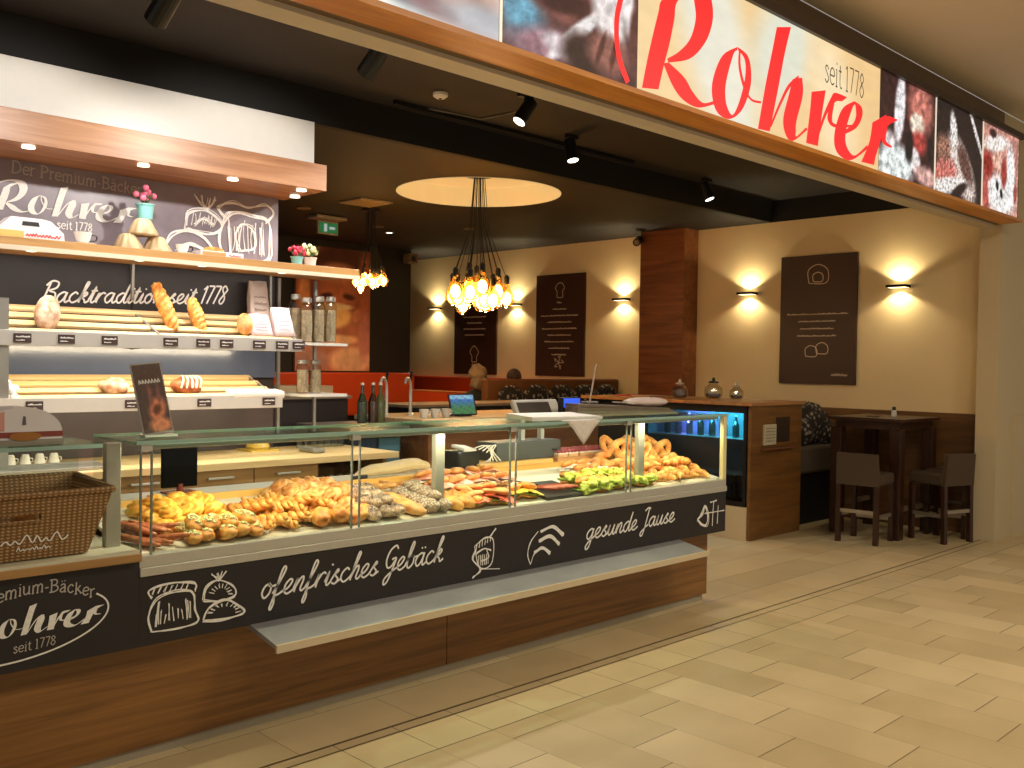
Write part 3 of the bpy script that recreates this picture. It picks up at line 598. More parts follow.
# ================================================================== FRONT COUNTER / DISPLAY CASE
def zt(y): return .772+.2*(y-3.43)
def front_counter():
    X0,X1=1.455,5.26
    t=thing('display_counter','long glass topped bakery display counter with chalkboard band and walnut base','display counter',(3.3,3.6,0))
    B().box(-1,5.17,3.503,4.12,0,.045).build('plinth',plain('plinth_grey',(158,148,130),.5,noise=.05),t)
    for x0,x1 in ((-1.0,.3),(.304,3.0),(3.004,5.197)):
        B().box(x0,x1,3.49,3.53,.04,.70,bev=.0015).build('front_panel',WOODF,t)
    B().box(5.175,5.197,3.53,4.18,.04,.70).build('side_panel',WOODY,t)
    B().box(1.2,5.17,3.53,4.16,.045,.69).build('carcass',plain('carcass_brown',(70,50,34),.6,noise=.05),t)
    cb=B().box(-1,X0,3.4,3.425,.45,.765,bev=.001).box(X0,X1,3.4,3.425,.45,.704,bev=.001).box(X1-.025,X1,3.425,4.18,.45,.704).build('chalkboard_band',CHALKB,t)
    B().box(-1,X1-.03,3.425,3.50,.46,.48).build('band_return',BLACK,t)
    fr=FY(3.3985)
    # ellipse logo
    b=B(); logo(b,(.888,.567),.156,fr,.0015)
    b.build('name_lettering',CHALK,cb)
    b=B(); cx,cz,rx,rz=1.05,.594,.292,.110
    b.stroke([(cx+rx*math.cos(a)+.02*math.sin(a),cz+rz*math.sin(a)+.018*math.cos(a)) for a in [math.radians(q) for q in range(-190,44,9)]],.006,fr,3)
    b.build('oval_line',CHALK,cb)
    b=B(); arc=lambda s:.075*math.sin(PI*min(1,max(0,s*.95)))**.8
    write(b,'Der Premium-Bäcker',SER,.46,(.835,.618),fr,slant=.05,wt=.0045,arc=arc,rise=.05); b.build('arched_lettering',plain('chalk_dim',(186,178,170),.8,noise=.2),cb); b=B(); write(b,'seit 1778',SER,.135,(1.03,.514),fr,slant=.05,wt=.003,rise=.04)
    b.build('small_lettering',plain('chalk_dim',(150,142,134),.8,noise=.2),cb)
    write(B(),'ofenfrisches Gebäck',SCR,.945,(1.94,.548),fr,slant=.28,wt=.0085,rise=.028,hs=.95).build('slogan_lettering',CHALK,cb)
    write(B(),'gesunde Jause',SCR,.80,(3.90,.552),fr,slant=.28,wt=.0095,rise=.022,hs=.8).build('slogan_lettering',CHALK,cb)
    b=B(); r=random.Random(9)
    def sk(pts,w=.0045,k=3,j=.0045):
        for i in range(k): b.stroke([(p[0]+r.uniform(-j,j),p[1]+r.uniform(-j,j)) for p in pts],w,fr,5)
    # flour sack and loaves
    for k in range(9):
        x=1.515+.017*k; sk([(x,.515+r.uniform(0,.02)),(x+r.uniform(-.004,.008),.57+r.uniform(-.02,.03))],.003,2,.003)
    for k in range(7):
        sk([(1.50+.022*k,.637),(1.512+.022*k,.66)],.003,2,.003)
    for k in range(9):
        a=k*.34; sk([(1.785+.05*math.cos(a),.515+.03*math.sin(a)),(1.785+.075*math.cos(a),.515+.045*math.sin(a))],.003,2,.003); sk([(1.77+.03*math.cos(a),.59+.03*math.sin(a)),(1.77+.05*math.cos(a),.59+.045*math.sin(a))],.003,2,.003)
    sk([(1.50,.50),(1.49,.56),(1.52,.62),(1.60,.635),(1.66,.62),(1.665,.55),(1.68,.505),(1.6,.495),(1.50,.50)]); sk([(1.50,.62),(1.49,.65),(1.56,.665),(1.66,.655),(1.67,.625)])
    sk([(1.52,.52),(1.53,.60)],.004,4,.008); sk([(1.64,.52),(1.63,.60)],.004,3,.008)
    sk([(1.70,.505),(1.72,.55),(1.79,.57),(1.85,.54),(1.87,.505),(1.78,.495),(1.70,.505)]); sk([(1.70,.58),(1.71,.63),(1.76,.65),(1.82,.62),(1.83,.58),(1.77,.57),(1.70,.58)])
    for dx in (-.03,-.01,.01,.03): sk([(1.765,.65),(1.765+dx,.68)],.004,2)
    b.build('chalk_drawing',CHALK,cb); b=B()
    # tall jug with sausage
    sk([(3.10,.60),(3.08,.55),(3.13,.50),(3.08,.47)],.005,3,.006); sk([(3.09,.62),(3.16,.65),(3.21,.63),(3.20,.52),(3.12,.51),(3.09,.62)]); sk([(3.10,.58),(3.15,.60),(3.20,.585)]); sk([(3.19,.65),(3.23,.69)]); sk([(3.12,.50),(3.26,.485)],.004,1); sk([(3.13,.54),(3.18,.55),(3.17,.59)],.004,3)
    for k in range(6): sk([(3.10+.018*k,.60+.006*k),(3.105+.018*k,.63+.004*k)],.004,2,.003); sk([(3.12+.012*k,.52),(3.115+.013*k,.57)],.003,2,.003)
    b.build('chalk_drawing',CHALK,cb); b=B()
    # wheat ear
    sk([(3.475,.478),(3.455,.53),(3.475,.59),(3.53,.64)],.0045,3,.003)
    for (a,c,d) in (((3.55,.635),(3.64,.655),(3.72,.60)),((3.535,.59),(3.62,.605),(3.69,.555)),((3.505,.535),(3.56,.55),(3.62,.515))): sk([a,c,d],.0095,5,.006)
    sk([(3.475,.478),(3.50,.525),(3.54,.545)],.0045,2)
    b.build('chalk_drawing',CHALK,cb); b=B()
    # vegetables and fork
    sk([(4.95,.55),(5.0,.59),(5.03,.63),(5.06,.57),(5.05,.51),(4.99,.52),(4.95,.55)],.006,4,.01)
    sk([(5.11,.50),(5.115,.60),(5.12,.655)],.006,3,.004); sk([(5.08,.65),(5.15,.655)],.005,3); sk([(5.02,.585),(5.24,.583)],.005,2,.002); sk([(5.16,.51),(5.165,.62)],.004,3)
    b.build('chalk_drawing',CHALK,cb)
    # steel rail
    B().box(X0,X1,3.392,3.45,.706,.738,bev=.002).box(X0,X1,3.40,3.45,.738,.781,bev=.002).box(X1-.05,X1,3.45,4.0,.72,.781).build('steel_rail',STEEL,t)
    # ledge for bags
    l=B(); l.hexa([(1.9,3.20,.395),(4.765,3.20,.395),(4.765,3.49,.448),(1.9,3.49,.448),(1.9,3.20,.412),(4.765,3.20,.412),(4.765,3.49,.470),(1.9,3.49,.470)])
    l=l.build('bag_ledge',plain('ledge_brushed',(170,172,176),.3,metal=.5,noise=.2,nscale=5),t)
    B().hexa([(1.895,3.188,.385),(4.77,3.188,.385),(4.77,3.2,.385),(1.895,3.2,.385),(1.895,3.188,.416),(4.77,3.188,.416),(4.77,3.2,.416),(1.895,3.2,.416)]).build('ledge_edge',plain('ledge_edge_pale',(206,190,160),.4,noise=.05),l)
    # tray, wood rear strip, worktop
    y0,y1=3.45,3.95
    B().hexa([(X0,y0,zt(y0)-.012),(X1-.03,y0,zt(y0)-.012),(X1-.03,y1,zt(y1)-.012),(X0,y1,zt(y1)-.012),(X0,y0,zt(y0)),(X1-.03,y0,zt(y0)),(X1-.03,y1,zt(y1)),(X0,y1,zt(y1))]).build('display_tray',plain('tray_pale',(222,214,190),.4,noise=.04),t)
    B().hexa([(X1-.03,y0,zt(y0)-.012),(X1-.005,y0,zt(y0)-.012),(X1-.005,y1,zt(y1)-.012),(X1-.03,y1,zt(y1)-.012),(X1-.03,y0,zt(y0)+.012),(X1-.005,y0,zt(y0)+.012),(X1-.005,y1,zt(y1)+.012),(X1-.03,y1,zt(y1)+.012)]).build('tray_end_rim',WHITE,t)
    B().box(X0,X1-.02,3.95,3.975,.84,.905,bev=.002).build('rear_wood_strip',wood('rear_strip_beech',(206,146,62),(232,178,96),'X'),t)
    B().box(X0,X1-.02,3.975,4.22,.855,.897,bev=.003).build('staff_worktop',plain('worktop_white',(222,216,204),.35,noise=.05),t)
    B().box(X0,X1-.02,4.16,4.18,.05,.86).build('rear_panel',WOODF,t)
    # rear posts
    PO=plain('post_pale_metal',(156,152,138),.35,metal=.3,noise=.03)
    for x in (1.40,2.955,4.51):
        B().box(x-.028,x+.028,3.50,3.535,.775,1.19,bev=.004).build('support_post',PO,t)
    B().box(5.225,5.262,3.402,3.43,.781,1.19,bev=.003).build('end_post',plain('end_post_yellow_white',(226,214,160),.4,noise=.03),t)  # end post in its own yellow-white colour
    # glass
    g=glassm('front_pane_glass',(240,246,243),.9,0,.03,.35)
    for x0,x1 in ((1.50,2.38),(2.42,3.33),(3.37,4.25),(4.29,5.22)):
        B().box(x0,x1,3.404,3.410,.781,1.184).build('front_pane',g,t)
    for x in (1.50,1.46,2.38,2.42,3.33,3.37,4.25,4.29): B().box(x-.003,x+.003,3.402,3.412,.781,1.184).build('pane_edge',plain('pane_edge_grey',(120,132,122),.2,noise=.1),t)
    for x in (1.48,2.40,3.35,4.27): B().box(x-.022,x+.022,3.40,3.425,1.16,1.19,bev=.003).build('glass_clamp',STEEL,t)
    B().box(5.25,5.256,3.43,3.85,.79,1.19).build('end_pane',g,t)
    B().box(1.459,1.465,3.43,3.85,.79,1.19).build('end_pane',g,t)
    def top(x0,x1):
        tp=B().hexa([(x0,3.402,1.187),(x1,3.402,1.187),(x1,3.80,1.189),(x0,3.80,1.189),(x0,3.402,1.196),(x1,3.402,1.196),(x1,3.80,1.198),(x0,3.80,1.198)]).build('glass_top',glassm('top_glass',(206,228,216),.9,.03,.22,.2),t)
        B().box(x0,x1,3.394,3.402,1.186,1.2).build('glass_edge',EDGE,tp)
        B().box(x0,x1,3.80,3.806,1.188,1.199).build('rear_edge',EDGE,tp)
    top(1.44,2.955); top(2.96,4.51); top(4.515,5.27)
    # case light: warm LED strip under the front edge of the top
    B().box(1.5,5.2,3.43,3.46,1.165,1.184,bev=.003).build('light_strip_housing',STEEL,t)
    lamp('AREA','case_light',(3.35,3.445,1.16),25,(1,.86,.60),target=(3.35,3.64,.8),parent=t,shape='RECTANGLE',size=3.65,size_y=.02)
    # left end: self service slab
    t=thing('self_service_slab','low wooden edged serving slab left of the glass display counter','slab',(.5,3.6,.77))
    B().box(-1,1.452,3.37,3.98,.768,.797,bev=.002).build('slab_wood',wood('slab_wood',(150,112,62),(184,142,88),'X'),t)
    B().box(-1,1.445,3.376,3.97,.797,.808).build('slab_top',plain('slab_pale_top',(206,204,180),.3,noise=.05),t)
    t=thing('glass_guard','clear glass guard with flat glass top shelf behind the wicker basket','glass guard',(.6,3.85,.8))
    B().box(-1,1.375,3.775,3.781,.81,1.175).build('guard_pane',g,t)
    tp=B().box(-1,1.43,3.62,3.98,1.165,1.175).build('guard_top',glassm('top_glass',(206,228,216),.9,.03,.22,.2),t)
    B().box(-1,1.43,3.613,3.62,1.163,1.177).build('top_edge',EDGE,tp)
    for x in (1.01,-.3): B().box(x,x+.03,3.785,3.81,.808,1.165,bev=.003).build('guard_post',PO,t)
front_counter()
# ================================================================== BEHIND THE COUNTER: island, taps, dark shelves, units
def taps_area():
    t=thing('bar_island','walnut bar island behind the display counter carrying tablet and cups','bar counter',(5.4,5.9,0))
    B().box(4.62,6.6,5.62,6.35,0.0,1.03).build('island_body',wood('island_wood',(118,72,38),(156,102,56),'X'),t)
    B().box(4.5,6.7,5.55,6.42,1.03,1.07,bev=.003).build('island_top',wood('island_top_wood',(150,128,92),(186,162,122),'X'),t)
    t=thing('under_counter_fridge','low fridge with a bluish glass door left of the bar island','fridge',(4.25,6.0,0))
    B().box(3.98,4.46,5.75,6.3,0,.98).build('fridge_body',BLACK,t)
    B().box(4.25,4.44,5.738,5.75,.35,.93).build('glass_door',plain('fridge_door_blue',(70,104,118),.15,noise=.25,nscale=6),t)
    B().box(4.0,4.22,5.738,5.75,.35,.93).build('glass_door',plain('fridge_door_dark',(44,56,76),.15,noise=.25,nscale=6),t)
    B().box(3.95,4.49,5.68,6.4,.98,1.02,bev=.003).build('fridge_top',plain('stone_grey',(120,112,100),.4,noise=.1),t)
    # beer taps
    for i,(x,y) in enumerate(((4.62,6.15),(4.84,6.12))):
        q=thing('beer_tap','chrome swan neck beer tap on the stone top, %s'%('left of the two' if i==0 else 'right of the two'),'tap',(x,y,1.07))
        z=1.07; h=.26
        B().lathe([(.03,0),(.03,.012),(.014,.02),(.014,h-.06)],(x,y,z),14).build('column',STEEL,q)
        B().tube(cr_spline([(x,y,z+h-.08),(x,y,z+h-.02),(x-.03,y-.02,z+h+.03),(x-.08,y-.05,z+h+.04),(x-.11,y-.07,z+h)],4),.011,8).build('spout',STEEL,q)
        B().tube([(x,y,z+h+.01),(x+.01,y,z+h+.09)],[.008,.013],8).build('handle',BLACK,q)
    for i,(x,z) in enumerate(((4.28,1.02),(4.38,1.02),(4.45,1.02))):
        q=thing('bottle','%s bottle standing by the beer taps'%(('tall dark green','dark brown','slim olive')[i]),'bottle',(x,6.0,z))
        B().lathe([(.036,0),(.038,.02),(.038,.17),(.014,.24),(.013,.30)],(x,6.0,z),14).build('bottle_body',plain('tapbottle%d'%i,((30,44,28),(48,28,18),(70,72,40))[i],.15,noise=.1,spec=.8),q)
        B().lathe([(.015,.298),(.015,.315),(.01,.317)],(x,6.0,z),12).build('cap',STEEL,q)
    q=thing('storage_box','pale beige cardboard box on the far side counter under the rack','box',(4.1,6.6,1.223))
    B().box(3.85,4.35,6.5,6.8,1.223,1.30,bev=.003).build('box_body',plain('beige_box',(190,162,122),.6,noise=.05),q)
    t=thing('bottle_crate_shelf','dark shelf unit crowded with glasses behind the bread wall end','shelf',(3.9,6.4,0))
    B().box(3.62,4.46,6.45,6.9,0,1.20).build('shelf_body',plain('dark_unit',(36,26,24),.5,noise=.3,nscale=12),t)
    B().box(3.60,4.48,6.42,6.92,1.20,1.222).build('shelf_top',plain('unit_edge',(120,104,84),.5,noise=.05),t)
    r=random.Random(2)
    for k in range(7):
        x=3.50+.07*k; z=1.0 
        q=thing('drinking_glass','upturned clear drinking glass in the row beside the back worktop','glass',(3.50+.055*k,5.62,.904),'upturned glasses at the end of the back worktop')
        B().lathe([(.024,0),(.025,.005),(.019,.09),(.017,.095)],(3.50+.055*k,5.62,.904),14).build('glass_body',glassm('tumbler_glass',(225,232,226),.9,.15),q)
    # coffee grinder like machine next to them
    q=thing('milk_frother','black and steel counter machine beside the upturned glasses','machine',(3.62,5.3,.904))
    B().box(3.10,3.30,5.55,5.75,.904,.915).lathe([(.075,.915-.904),(.08,.93-.904),(.06,.96-.904)],(3.2,5.65,.904),18).build('yellow_bowl',plain('yellow_plate',(206,170,70),.4,noise=.1),q)
    B().box(3.38,3.46,5.25,5.45,.904,.935,bev=.01).build('grey_base',STEELD,q)
    # cups and tablet on island
    t=thing('tablet_terminal','tilted tablet showing a blue and green screen on the bar island','tablet',(5.05,5.75,1.07))
    m=Matrix.Translation((5.1,5.75,1.07))@Euler((math.radians(-22),0,math.radians(-12))).to_matrix().to_4x4()
    b=B(); b.obox((0,0,.10),(.24,.012,.18),bev=.003); bmesh.ops.transform(b.bm,matrix=m,verts=b.bm.verts); b.build('tablet_body',BLACK,t)
    def scr(s,q): 
        c=mixc((60,130,70),(50,120,190),(q-.3)*2.5)
        if q>.8: c=(150,200,230)
        if (int(s*8)+int(q*9))%3==0: c=mixc(c,(30,50,60),.35)
        return c
    picture('tablet_screen',lambda u,v,w:tuple(m@Vector((u,-.0065-w,v))),-.108,.108,.02,.18,16,12,scr,attrm('screen_print',.8),t)
    B().box(5.03,5.17,5.74,5.86,1.07,1.08,bev=.002).obox((5.1,5.80,1.12),(.03,.02,.12),(math.radians(-20),0,0)).build('stand',BLACK,t)
    for k,x in enumerate((4.66,4.77,4.88)):
        q=thing('cup_stack','white cup on the bar island between the taps and the tablet','cup',(x,5.72,1.07),'white cups on the bar island')
        B().lathe([(.026,0),(.034,.03),(.04,.07),(.036,.07),(.03,.03),(.02,.008)],(x,5.72,1.07),16).build('cup_body',plain('offwhite_china',(196,188,172),.35,noise=.05),q)
        B().tube([(x+.036,5.72,1.125),(x+.058,5.72,1.12),(x+.058,5.72,1.10),(x+.034,5.72,1.09)],.004,6).build('cup_handle',WHITE,q)
taps_area()
# ================================================================== THINGS ON AND BEHIND THE CASE
def case_things():
    # dark monitor back
    t=thing('monitor','black flat monitor seen through the glass above the pastries at the left end','monitor',(1.93,4.10,.897))
    B().box(1.845,2.01,4.08,4.10,.925,1.10,bev=.004).build('screen_housing',plain('monitor_black',(9,8,8),.6,spec=.03),t)
    B().cyl((1.93,4.09,.905),(1.93,4.09,.94),.015).box(1.86,2.0,4.05,4.14,.898,.906,bev=.002).build('stand',plain('reddish_base',(120,40,30),.5,noise=.1),t)
    # promo card in acrylic holder
    t=thing('promo_card_stand','tall narrow dark promotion card with pretzel picture leaning on the glass top','card stand',(1.62,3.60,1.197))
    m=Matrix.Translation((1.615,3.60,1.203))@Euler((math.radians(-14),math.radians(-6),0)).to_matrix().to_4x4()
    b=B(); b.obox((0,.004,.145),(.122,.006,.285)); bmesh.ops.transform(b.bm,matrix=m,verts=b.bm.verts); b.build('acrylic_frame',plain('acrylic_grey',(170,166,160),.2,noise=.05),t)
    f=blobs((92,70,62),[(.62,.33,.3,.16,.2,(236,146,104),.6),(.6,.33,.16,.07,.2,(120,66,44),.6),(.65,.10,.4,.10,0,(240,156,112),.6),(.45,.55,.07,.16,.1,(150,92,84),.7),(.75,.55,.05,.16,-.1,(150,92,84),.7),(.5,.82,.4,.05,0,(92,66,54),.5)],.2,3)
    picture('card_print',lambda u,v,w:tuple(m@Vector((u,-.0005-w,v))),-.056,.056,.012,.282,20,40,f,attrm('paper_print'),t)
    b=B(); fr=lambda u,v,w:tuple(m@Vector((u,-.001-w,v)))
    for i in range(7): b.stroke([(-.04+.0125*i,.205),(-.037+.0125*i,.222),(-.032+.0125*i,.207)],.004,fr,2,.0005)
    b.build('card_writing',CHALK,t)
    b=B(); b.obox((0,.01,.004),(.13,.06,.008)); bmesh.ops.transform(b.bm,matrix=Matrix.Translation((1.615,3.60,1.197)),verts=b.bm.verts); b.build('acrylic_foot',plain('acrylic_pale',(206,204,198),.15,noise=.05),t)
    # dome shaped promo box on the guard shelf
    t=thing('dome_gift_box','white and pink half round carton with a brown emblem on the glass guard','gift box',(1.15,3.78,1.176))
    pts=[(-.14,0),(.14,0),(.14,.035)]+[(.14*math.cos(a),.045+.095*math.sin(a)) for a in [PI*k/18 for k in range(0,19)]]+[(-.14,.035)]
    B().prism(pts,lambda u,v,w:(1.15+u,3.70+w,1.176+v),.14).build('carton',plain('carton_white',(226,220,222),.6,noise=.03),t)
    B().prism([(-.141,0),(.141,0),(.141,.022),(-.141,.022)],lambda u,v,w:(1.15+u,3.698+w,1.176+v),.004).build('grey_band',plain('band_grey',(150,142,128),.6,noise=.03),t)
    B().prism([(-.141,.03),(.141,.03),(.141,.05),(-.141,.05)],lambda u,v,w:(1.15+u,3.698+w,1.176+v),.004).build('red_band',plain('band_red',(140,62,50),.6,noise=.03),t)
    B().prism([(.055*math.cos(a),.034+.016*math.sin(a)) for a in [2*PI*k/20 for k in range(20)]],lambda u,v,w:(1.16+u,3.694+w,1.176+v),.004).build('emblem',plain('emblem_brown',(168,108,40),.5,noise=.1),t)
    B().prism([(-.14,.055),(-.06,.055),(-.06,.125),(-.09,.115),(-.12,.09)],lambda u,v,w:(1.15+u,3.697+w,1.176+v),.003).build('pink_panel',plain('band_pink',(214,150,140),.6,noise=.03),t)
    B().prism([(-.005,.075),(.008,.075),(.006,.105),(-.001,.108)],lambda u,v,w:(1.155+u,3.697+w,1.176+v),.003).build('dark_slot',plain('slot_dark',(96,90,100),.6),t)
    # wicker basket
    t=thing('wicker_basket','large brown wicker basket with cut out handle on the serving slab','basket',(1.10,3.56,.81))
    wick,tt,bb=newmat('wicker'); L=tt.links.new
    tc=N(tt,'ShaderNodeTexCoord'); wv=N(tt,'ShaderNodeTexWave',wave_type='BANDS',bands_direction='Z'); wv.inputs['Scale'].default_value=28; wv.inputs['Distortion'].default_value=1.5; wv.inputs['Detail'].default_value=2
    w2=N(tt,'ShaderNodeTexWave',wave_type='BANDS',bands_direction='X'); w2.inputs['Scale'].default_value=18; w2.inputs['Distortion'].default_value=.5
    L(tc.outputs['Object'],wv.inputs['Vector']); L(tc.outputs['Object'],w2.inputs['Vector'])
    mu=N(tt,'ShaderNodeMath',operation='MULTIPLY'); L(wv.outputs['Fac'],mu.inputs[0]); L(w2.outputs['Fac'],mu.inputs[1])
    cr=N(tt,'ShaderNodeValToRGB'); cr.color_ramp.elements[0].color=rgb(112,80,42); cr.color_ramp.elements[1].color=rgb(196,152,96); L(mu.outputs[0],cr.inputs['Fac']); L(cr.outputs['Color'],bb.inputs['Base Color'])
    bp=N(tt,'ShaderNodeBump'); bp.inputs['Strength'].default_value=.6; bp.inputs['Distance'].default_value=.005; L(mu.outputs[0],bp.inputs['Height']); L(bp.outputs['Normal'],bb.inputs['Normal'])
    z0,z1=.812,1.035; fx0,fx1,bx0,bx1=.64,1.285,.58,1.36; yf0,yf1,yb0,yb1=3.44,3.40,3.70,3.76
    b=B()
    def wall(P): # P: four bottom->top corners, thickness handled as two skins
        b.quad(*P)
    hx0,hx1,hz0,hz1=.98,1.12,.945,.975
    def fp(x,z,off=0):
        k=(z-z0)/(z1-z0); return (x,yf0+(yf1-yf0)*k+off,z)
    for off in (0,.014):
        xs=[fx0,hx0,hx1,fx1]; zs=[z0,hz0,hz1,z1]
        for i in range(3):
            for j in range(3):
                if i==1 and j==1: continue
                def X(ii,z):
                    k=(z-z0)/(z1-z0)
                    if ii==0: return fx0+(bx0-fx0)*k
                    if ii==3: return fx1+(bx1-fx1)*k
                    return xs[ii]
                b.quad(fp(X(i,zs[j]),zs[j],off),fp(X(i+1,zs[j]),zs[j],off),fp(X(i+1,zs[j+1]),zs[j+1],off),fp(X(i,zs[j+1]),zs[j+1],off))
    for s in (0,1):
        d=.014*s
        b.quad((fx1-d,yf0,z0),(fx1-d,yb0,z0),(bx1-d,yb1,z1+.02),(bx1-d,yf1,z1))
        b.quad((fx0+d,yf0,z0),(fx0+d,yb0,z0),(bx0+d,yb1,z1+.02),(bx0+d,yf1,z1))
        b.quad((fx0,yb0-d,z0),(fx1,yb0-d,z0),(bx1,yb1-d,z1+.02),(bx0,yb1-d,z1+.02))
    b.quad((fx0,yf0,z0),(fx1,yf0,z0),(fx1,yb0,z0),(fx0,yb0,z0))
    b.build('basket_body',wick,t)
    b=B(); b.tube(cr_spline([(bx0,yf1,z1),(.8,yf1,z1),(1.2,yf1,z1),(bx1,yf1,z1)],3)+cr_spline([(bx1,yf1,z1),(bx1,yb1,z1+.02)],4)+cr_spline([(bx1,yb1,z1+.02),(bx0,yb1,z1+.02)],4)+[Vector((bx0,yf1,z1))],.011,8)
    b.tube([(hx0,yf1+.012,hz0),(hx1,yf1+.012,hz0),(hx1,yf1+.008,hz1),(hx0,yf1+.008,hz1)],.006,6,closed=True)
    b.build('braided_rim',wick,t)
    b=B(); fb=lambda u,v,w:(u,yf0+(yf1-yf0)*((v-z0)/(z1-z0))-w,v)
    squig(b,1.0,1.22,.87,.035,fb,.0045,4,.003); squig(b,1.05,1.16,.845,.015,fb,.003,8,.003)
    b.build('basket_writing',CHALK,t)
    for k,(x,y,z,a) in enumerate(((.78,3.55,.86,.2),(.9,3.60,.87,-.3),(1.04,3.56,.86,.5),(1.17,3.6,.87,0),(.98,3.52,.91,.9),(1.12,3.52,.92,.3),(.86,3.5,.92,-.2))):
        q=B().sph((0,0,0),(.07,.05,.04),fn=lambda d,th,ph:1+.05*math.sin(th*3)).build('bread_roll',bread('crust_tan',(176,112,56),(214,156,92)),None,True); q.location=(x,y,z); q.rotation_euler=(0,0,a)
        tag(q,'brown oval roll heaped inside the wicker basket','roll','rolls in the wicker basket')
    # long paper bread bag with a knife
    t=thing('paper_bread_bag','long pale paper bag lying on the staff worktop behind the seeded rolls','paper bag',(3.1,4.09,.897))
    pts=cr_spline([(2.86,4.06,.912),(2.95,4.08,.925),(3.1,4.10,.93),(3.22,4.11,.94),(3.30,4.11,.94),(3.36,4.12,.925)],4)
    B().tube(pts,[.010+.045*min(1,i/5)*(1 if i<len(pts)-4 else .8) for i in range(len(pts))],10,flat=.6).build('bag_body',plain('kraft_pale',(214,184,140),.7,noise=.12,nscale=30,bump=.4),t)
    t=thing('bread_knife','bread knife with a black handle beside the long paper bag','knife',(2.84,4.02,.9))
    B().obox((2.84,4.0,.912),(.10,.022,.02),(0,0,.1),bev=.005).build('handle',BLACK,t); B().obox((3.0,4.02,.905),(.22,.022,.003),(0,0,.1)).build('blade',STEEL,t)
    # scale, drawer, cables
    t=thing('cash_drawer','dark grey metal cash box on a wooden board behind the sandwiches','cash drawer',(4.1,4.08,.96))
    B().box(3.83,4.38,4.03,4.21,.926,1.035,bev=.006).build('drawer_body',plain('grey_box',(86,90,92),.45,metal=.2,noise=.08),t)
    B().box(4.30,4.34,4.022,4.03,.97,.98).build('lock',BLACK,t)
    t=thing('wooden_board','thick beech cutting board under the grey cash box','board',(4.0,4.05,.9))
    B().box(3.66,4.26,3.98,4.20,.898,.926,bev=.003).build('board_body',wood('beech_board',(222,170,92),(240,196,122),'X'),t)
    t=thing('receipt_printer','black receipt printer with tangled white cables left of the grey cash box','printer',(3.6,4.1,.9))
    B().obox((3.58,4.08,.952),(.20,.16,.105),(0,0,.2),bev=.018).build('printer_body',BLACK,t); B().obox((3.60,4.06,1.015),(.12,.10,.02),(.2,.1,.2),bev=.006).build('paper_roll_cover',PAPER,t)
    r=random.Random(4); b=B()
    for k in range(5):
        b.tube(cr_spline([(3.62+.03*k,3.99,1.02-.01*k),(3.70+.02*k,3.985,1.03),(3.74,3.98,.97+.01*k),(3.70+.03*k,3.985,.935)],5),.0035,5)
    b.build('cable',PAPER,t)
    t=thing('customer_display','grey scale head with lit blue customer display on the counter top','display',(4.1,4.0,1.2))
    m=Matrix.Translation((4.13,3.95,1.20))@Euler((math.radians(-28),0,0)).to_matrix().to_4x4()
    b=B(); b.obox((-.02,.02,.045),(.38,.03,.12),bev=.01); bmesh.ops.transform(b.bm,matrix=m,verts=b.bm.verts); b.build('head_housing',plain('pale_grey_plastic',(196,194,188),.4,noise=.03),t)
    b=B(); b.obox((-.05,.003,.04),(.27,.006,.085),bev=.002); bmesh.ops.transform(b.bm,matrix=m,verts=b.bm.verts); b.build('dark_panel',plain('panel_dark',(70,64,60),.3,noise=.05),t)
    B().box(4.17,4.33,3.83,3.87,1.20,1.305,bev=.006).build('display_case',BLACK,t)
    B().box(4.18,4.32,3.826,3.830,1.245,1.298).build('blue_screen',emis('lcd_blue',(52,92,226),1.0),t)
    B().box(4.10,4.13,4.1,4.13,1.034,1.20).box(4.27,4.30,4.1,4.13,1.034,1.20).build('stand_leg',plain('pale_grey_plastic',(196,194,188),.4,noise=.03),t)
    t=tag(B().hexa([(3.60,3.52,1.198),(4.10,3.46,1.198),(4.14,3.74,1.198),(3.66,3.78,1.198),(3.60,3.52,1.218),(4.10,3.46,1.214),(4.14,3.74,1.224),(3.66,3.78,1.226)]).build('paper_sheets',PAPER,None,loc=(3.9,3.6,1.215)),'pile of white paper sheets on the glass top by the blue display','paper')
    # printed napkin hanging over the front
    t=thing('paper_napkin','white printed napkin hanging as a triangle over the glass front edge','napkin',(3.85,3.40,1.2))
    b=B(); bm=b.bm; g=[]
    n=8
    for j in range(n+1):
        row=[]
        for i in range(n-j+1):
            u=-.135+.27*(i+j*.5)/n; v=-.13*j/n
            row.append(bm.verts.new((3.86+u,3.388-.004*math.sin(u*60)*(1-j/n),1.203+v)))
        g.append(row)
    for j in range(n):
        for i in range(n-j):
            bm.faces.new((g[j][i],g[j+1][i],g[j][i+1]))
            if i<n-j-1: bm.faces.new((g[j][i+1],g[j+1][i],g[j+1][i+1]))
    o=b.build('hanging_flap',plain('napkin_print',(222,214,206),.8,noise=.18,nscale=55),t,True); md=o.modifiers.new('thickness','SOLIDIFY'); md.thickness=.002
    B().hexa([(3.725,3.39,1.198),(3.995,3.39,1.198),(3.98,3.455,1.198),(3.75,3.455,1.198),(3.725,3.39,1.202),(3.995,3.39,1.202),(3.98,3.455,1.202),(3.75,3.455,1.202)]).build('lying_part',PAPER,t)
    # small standing card
    t=thing('standing_card','narrow white card standing upright on the stack of boards','card',(4.24,3.74,1.272))
    m=Matrix.Translation((4.31,3.74,1.276))@Euler((math.radians(-9),math.radians(4),math.radians(216))).to_matrix().to_4x4()
    b=B(); b.obox((0,0,.115),(.085,.004,.23)); bmesh.ops.transform(b.bm,matrix=m,verts=b.bm.verts); b.build('card_sheet',plain('card_pale',(216,190,176),.6,noise=.1),t)
